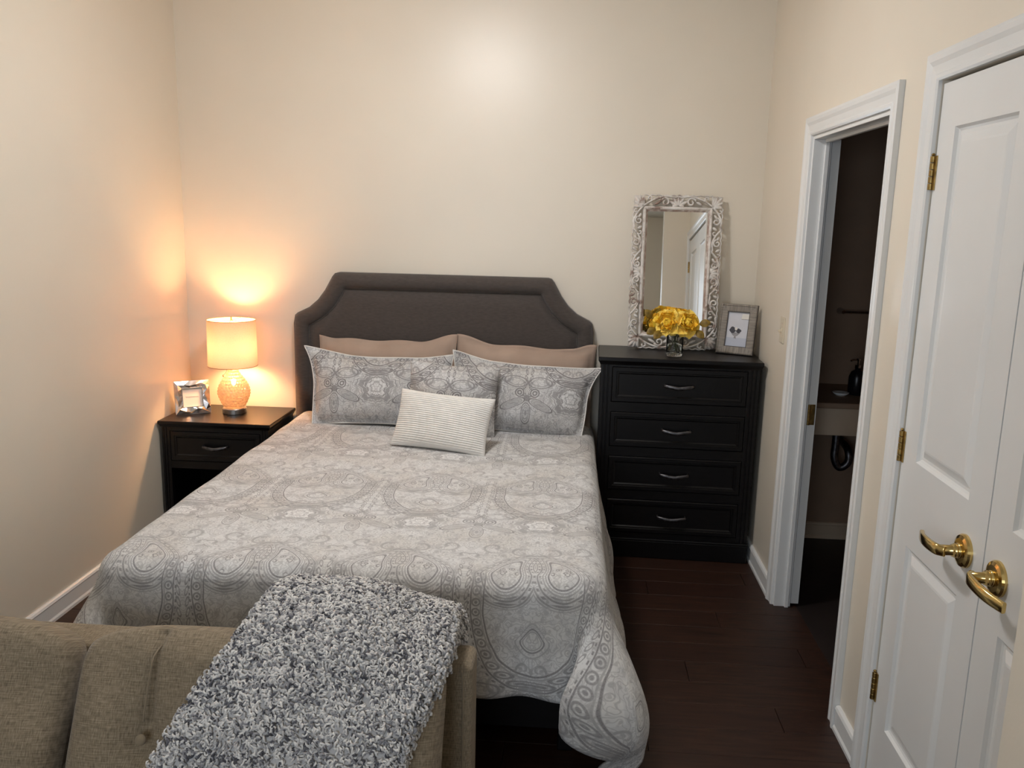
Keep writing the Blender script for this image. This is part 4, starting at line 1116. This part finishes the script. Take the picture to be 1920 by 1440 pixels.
uvbox(obj('base', box(SX0, SX1, -3.22, -2.605, .12, .26, .02, 3), 'linen', sf))
xm = (SX0+SX1-.07)/2
for x0, x1 in ((SX0+.005, xm-.004), (xm+.004, SX1-.07)):
    uvbox(obj('seat_cushion', box(x0, x1, -3.24, -2.63, .262, .375, .04, 4), 'linen', sf, smooth=True))
for x in (SX0+.06, SX1-.1):
    for y in (-3.17, -2.52): bm = bmesh.new(); lathe(bm, [(.018, 0), (.026, .12)], 16, x, y); obj('leg', bm, 'black', sf)
def back_cushion(x0, x1, seams, seed, roll):
    w_, h_ = x1-x0, .46
    cxm = (x0+x1)/2
    def front(x, z, a, b):
        d = 0
        for s_ in seams:
            d += .020*math.exp(-((x-s_)/.010)**2)*sst(-.12, .15, b)+.030*math.exp(-((x-s_)**2+(z+.030)**2)/.055**2)
            d += .012*math.exp(-((x-s_)/.05)**2)
        d -= .010*math.sin(x*17+z*9+seed)*(1-abs(b))
        return d
    me, bnd = pillow_mesh(w_, h_, .22, nu=96, nv=50, pinch=.008, power=.30, wr=.010, seed=seed, front=front, boxy=3.4, rnd=(.045, .045))
    o = obj('back_cushion', me, 'linen', sf, (cxm, -2.757, .467), (R(-26), R(roll), 0), smooth=True)
    for s_ in seams:
        bm = bmesh.new(); lathe(bm, [(.001, .006), (.008, .005), (.0125, .001), (.013, -.004), (.011, -.008)], 20); bm.transform(Matrix.Rotation(R(90), 4, 'X')); bm.transform(Matrix.Translation((s_, -.098, -.030)))
        bmesh.ops.recalc_face_normals(bm, faces=bm.faces); obj('button', bm, 'linen', o, smooth=True)
        bm = bmesh.new(); tube(bm, [(s_, -.100+.02*sst(.02, -.01, z)+.10*sst(.14, .23, z), z) for z in [.01+.20*i/14 for i in range(15)]], .0022, 6); obj('seam', bm, 'linen', o, smooth=True)
back_cushion(SX0+.01, -.958, (-.22, .22), 3, .6)
back_cushion(-.938, -.035, (-.245, .245), 8, 0)

# ------------------------------------------------------------------ throw blanket draped over the sofa back
tb = thing('throw_blanket', 'fluffy grey and ivory curly throw folded over the sofa back', 'blanket', (0, 0, 0))
CL = catmull([(0, -2.425, .44), (0, -2.430, .59), (0, -2.455, .675), (0, -2.535, .722), (0, -2.64, .716), (0, -2.745, .672), (0, -2.838, .597), (0, -2.912, .497), (0, -2.962, .39), (0, -2.982, .29)], 8)
NB = len(CL)-1
def cl(b):
    f = max(0, min(NB-1e-6, b*NB)); k = int(f); return CL[k].lerp(CL[k+1], f-k)
def throw_pt(a, b, off=0.):
    p = cl(b); d = (cl(min(1, b+.02))-cl(max(0, b-.02))).normalized(); nrm = Vector((0, d.z, -d.y)).normalized()
    if nrm.z < -.3: nrm = -nrm
    bt = sst(.30, 1, b)
    xl = -.520-.19*bt-.01*math.sin(b*9); xr = -.030-.10*bt+.012*math.sin(b*13+1)
    x = xl+(xr-xl)*a
    e = min(1, min(a, 1-a)/.05)
    droop = .055*sst(.45, 1.0, a)*(1-.6*bt)+.020*sst(.12, 0, a)
    q = Vector((x, p.y, p.z-droop))+nrm*(off*math.sqrt(max(0, 1-(1-e)**2))+.008*noise.noise(Vector((a*4, b*6, 1))))
    return q, nrm
def slab(u_, v_):
    # closed cross section: over the top and back under
    if u_ < .5: a = u_*2; q, n_ = throw_pt(a, v_, .030)
    else: a = (1-u_)*2; q, n_ = throw_pt(a, v_, -.012)
    return q
me = grid(61, 60, slab); 
tn = me.attributes.new('tone', 'FLOAT', 'POINT'); tn.data.foreach_set('value', [.58]*len(me.vertices))
obj('throw_cloth', me, 'throw', tb, smooth=True)
random.seed(3); V_, F_, TN = [], [], []
def tuft(p, n_, ln, r, tone, seed):
    t1 = n_.orthogonal().normalized(); t2 = n_.cross(t1)
    ang = random.uniform(0, 2*pi); dr_ = t1*math.cos(ang)+t2*math.sin(ang)
    sdv = n_.cross(dr_)
    pts = []
    cur = random.uniform(.5, 1.1)
    for i in range(5):
        t_ = i/4
        pts.append(p+n_*(ln*.55*math.sin(pi*.75*t_))+dr_*(ln*.8*t_)+sdv*(ln*.35*math.sin(t_*4*cur)))
    base = len(V_)
    for i, q in enumerate(pts):
        d = (pts[min(i+1, 4)]-pts[max(i-1, 0)]).normalized(); s_ = d.cross(n_)
        s_ = s_.normalized() if s_.length > 1e-5 else t1
        v_ = s_.cross(d); rr_ = r*(.8, 1.05, 1.1, .95, .5)[i]
        for k in range(5):
            a = 2*pi*k/5; V_.append(tuple(q+s_*(rr_*math.cos(a))+v_*(rr_*math.sin(a)))); TN.append(tone)
    for i in range(4):
        for k in range(5): F_.append((base+i*5+k, base+i*5+(k+1) % 5, base+(i+1)*5+(k+1) % 5, base+(i+1)*5+k))
    F_.append(tuple(base+20+k for k in range(5)))
for i in range(15000):
    a, b = random.random(), random.uniform(.12, 1)
    q, n_ = throw_pt(a, b, .030)
    if a < .03: n_ = (n_+Vector((-.8, 0, 0))).normalized()
    if a > .97: n_ = (n_+Vector((.8, 0, 0))).normalized()
    m_ = noise.noise(Vector((q.x*9, q.y*9, q.z*9)))
    tone = random.choices((random.uniform(.55, .95), random.uniform(.34, .55), random.uniform(.08, .25)), (.62+.15*m_, .25, .13-.08*m_))[0]
    tuft(q-n_*.002, n_, random.uniform(.011, .018), random.uniform(.0020, .0032), tone, i)
# folded edges on the dresser side: two layers of pile with a gap between them
for i in range(1900):
    b = random.uniform(.16, 1); off = random.uniform(-.035, .026)
    q, n_ = throw_pt(.995, b, 0); q = q+n_*off+Vector((random.uniform(-.004, .008), 0, 0))
    n2_ = (Vector((1, 0, 0))+n_*.3).normalized()
    if abs(off+.004+.006*noise.noise(Vector((0, b*9, 5)))) < .0075: continue      # open gap between the two layers
    tuft(q, n2_, random.uniform(.010, .016), random.uniform(.0024, .0038), random.uniform(.4, .85), i)
me = bpy.data.meshes.new('pile'); me.from_pydata(V_, [], F_); me.update()
tn = me.attributes.new('tone', 'FLOAT', 'POINT'); tn.data.foreach_set('value', TN)
pl = obj('curly_pile', me, 'throw', tb, smooth=True); pl['kind'] = 'stuff'
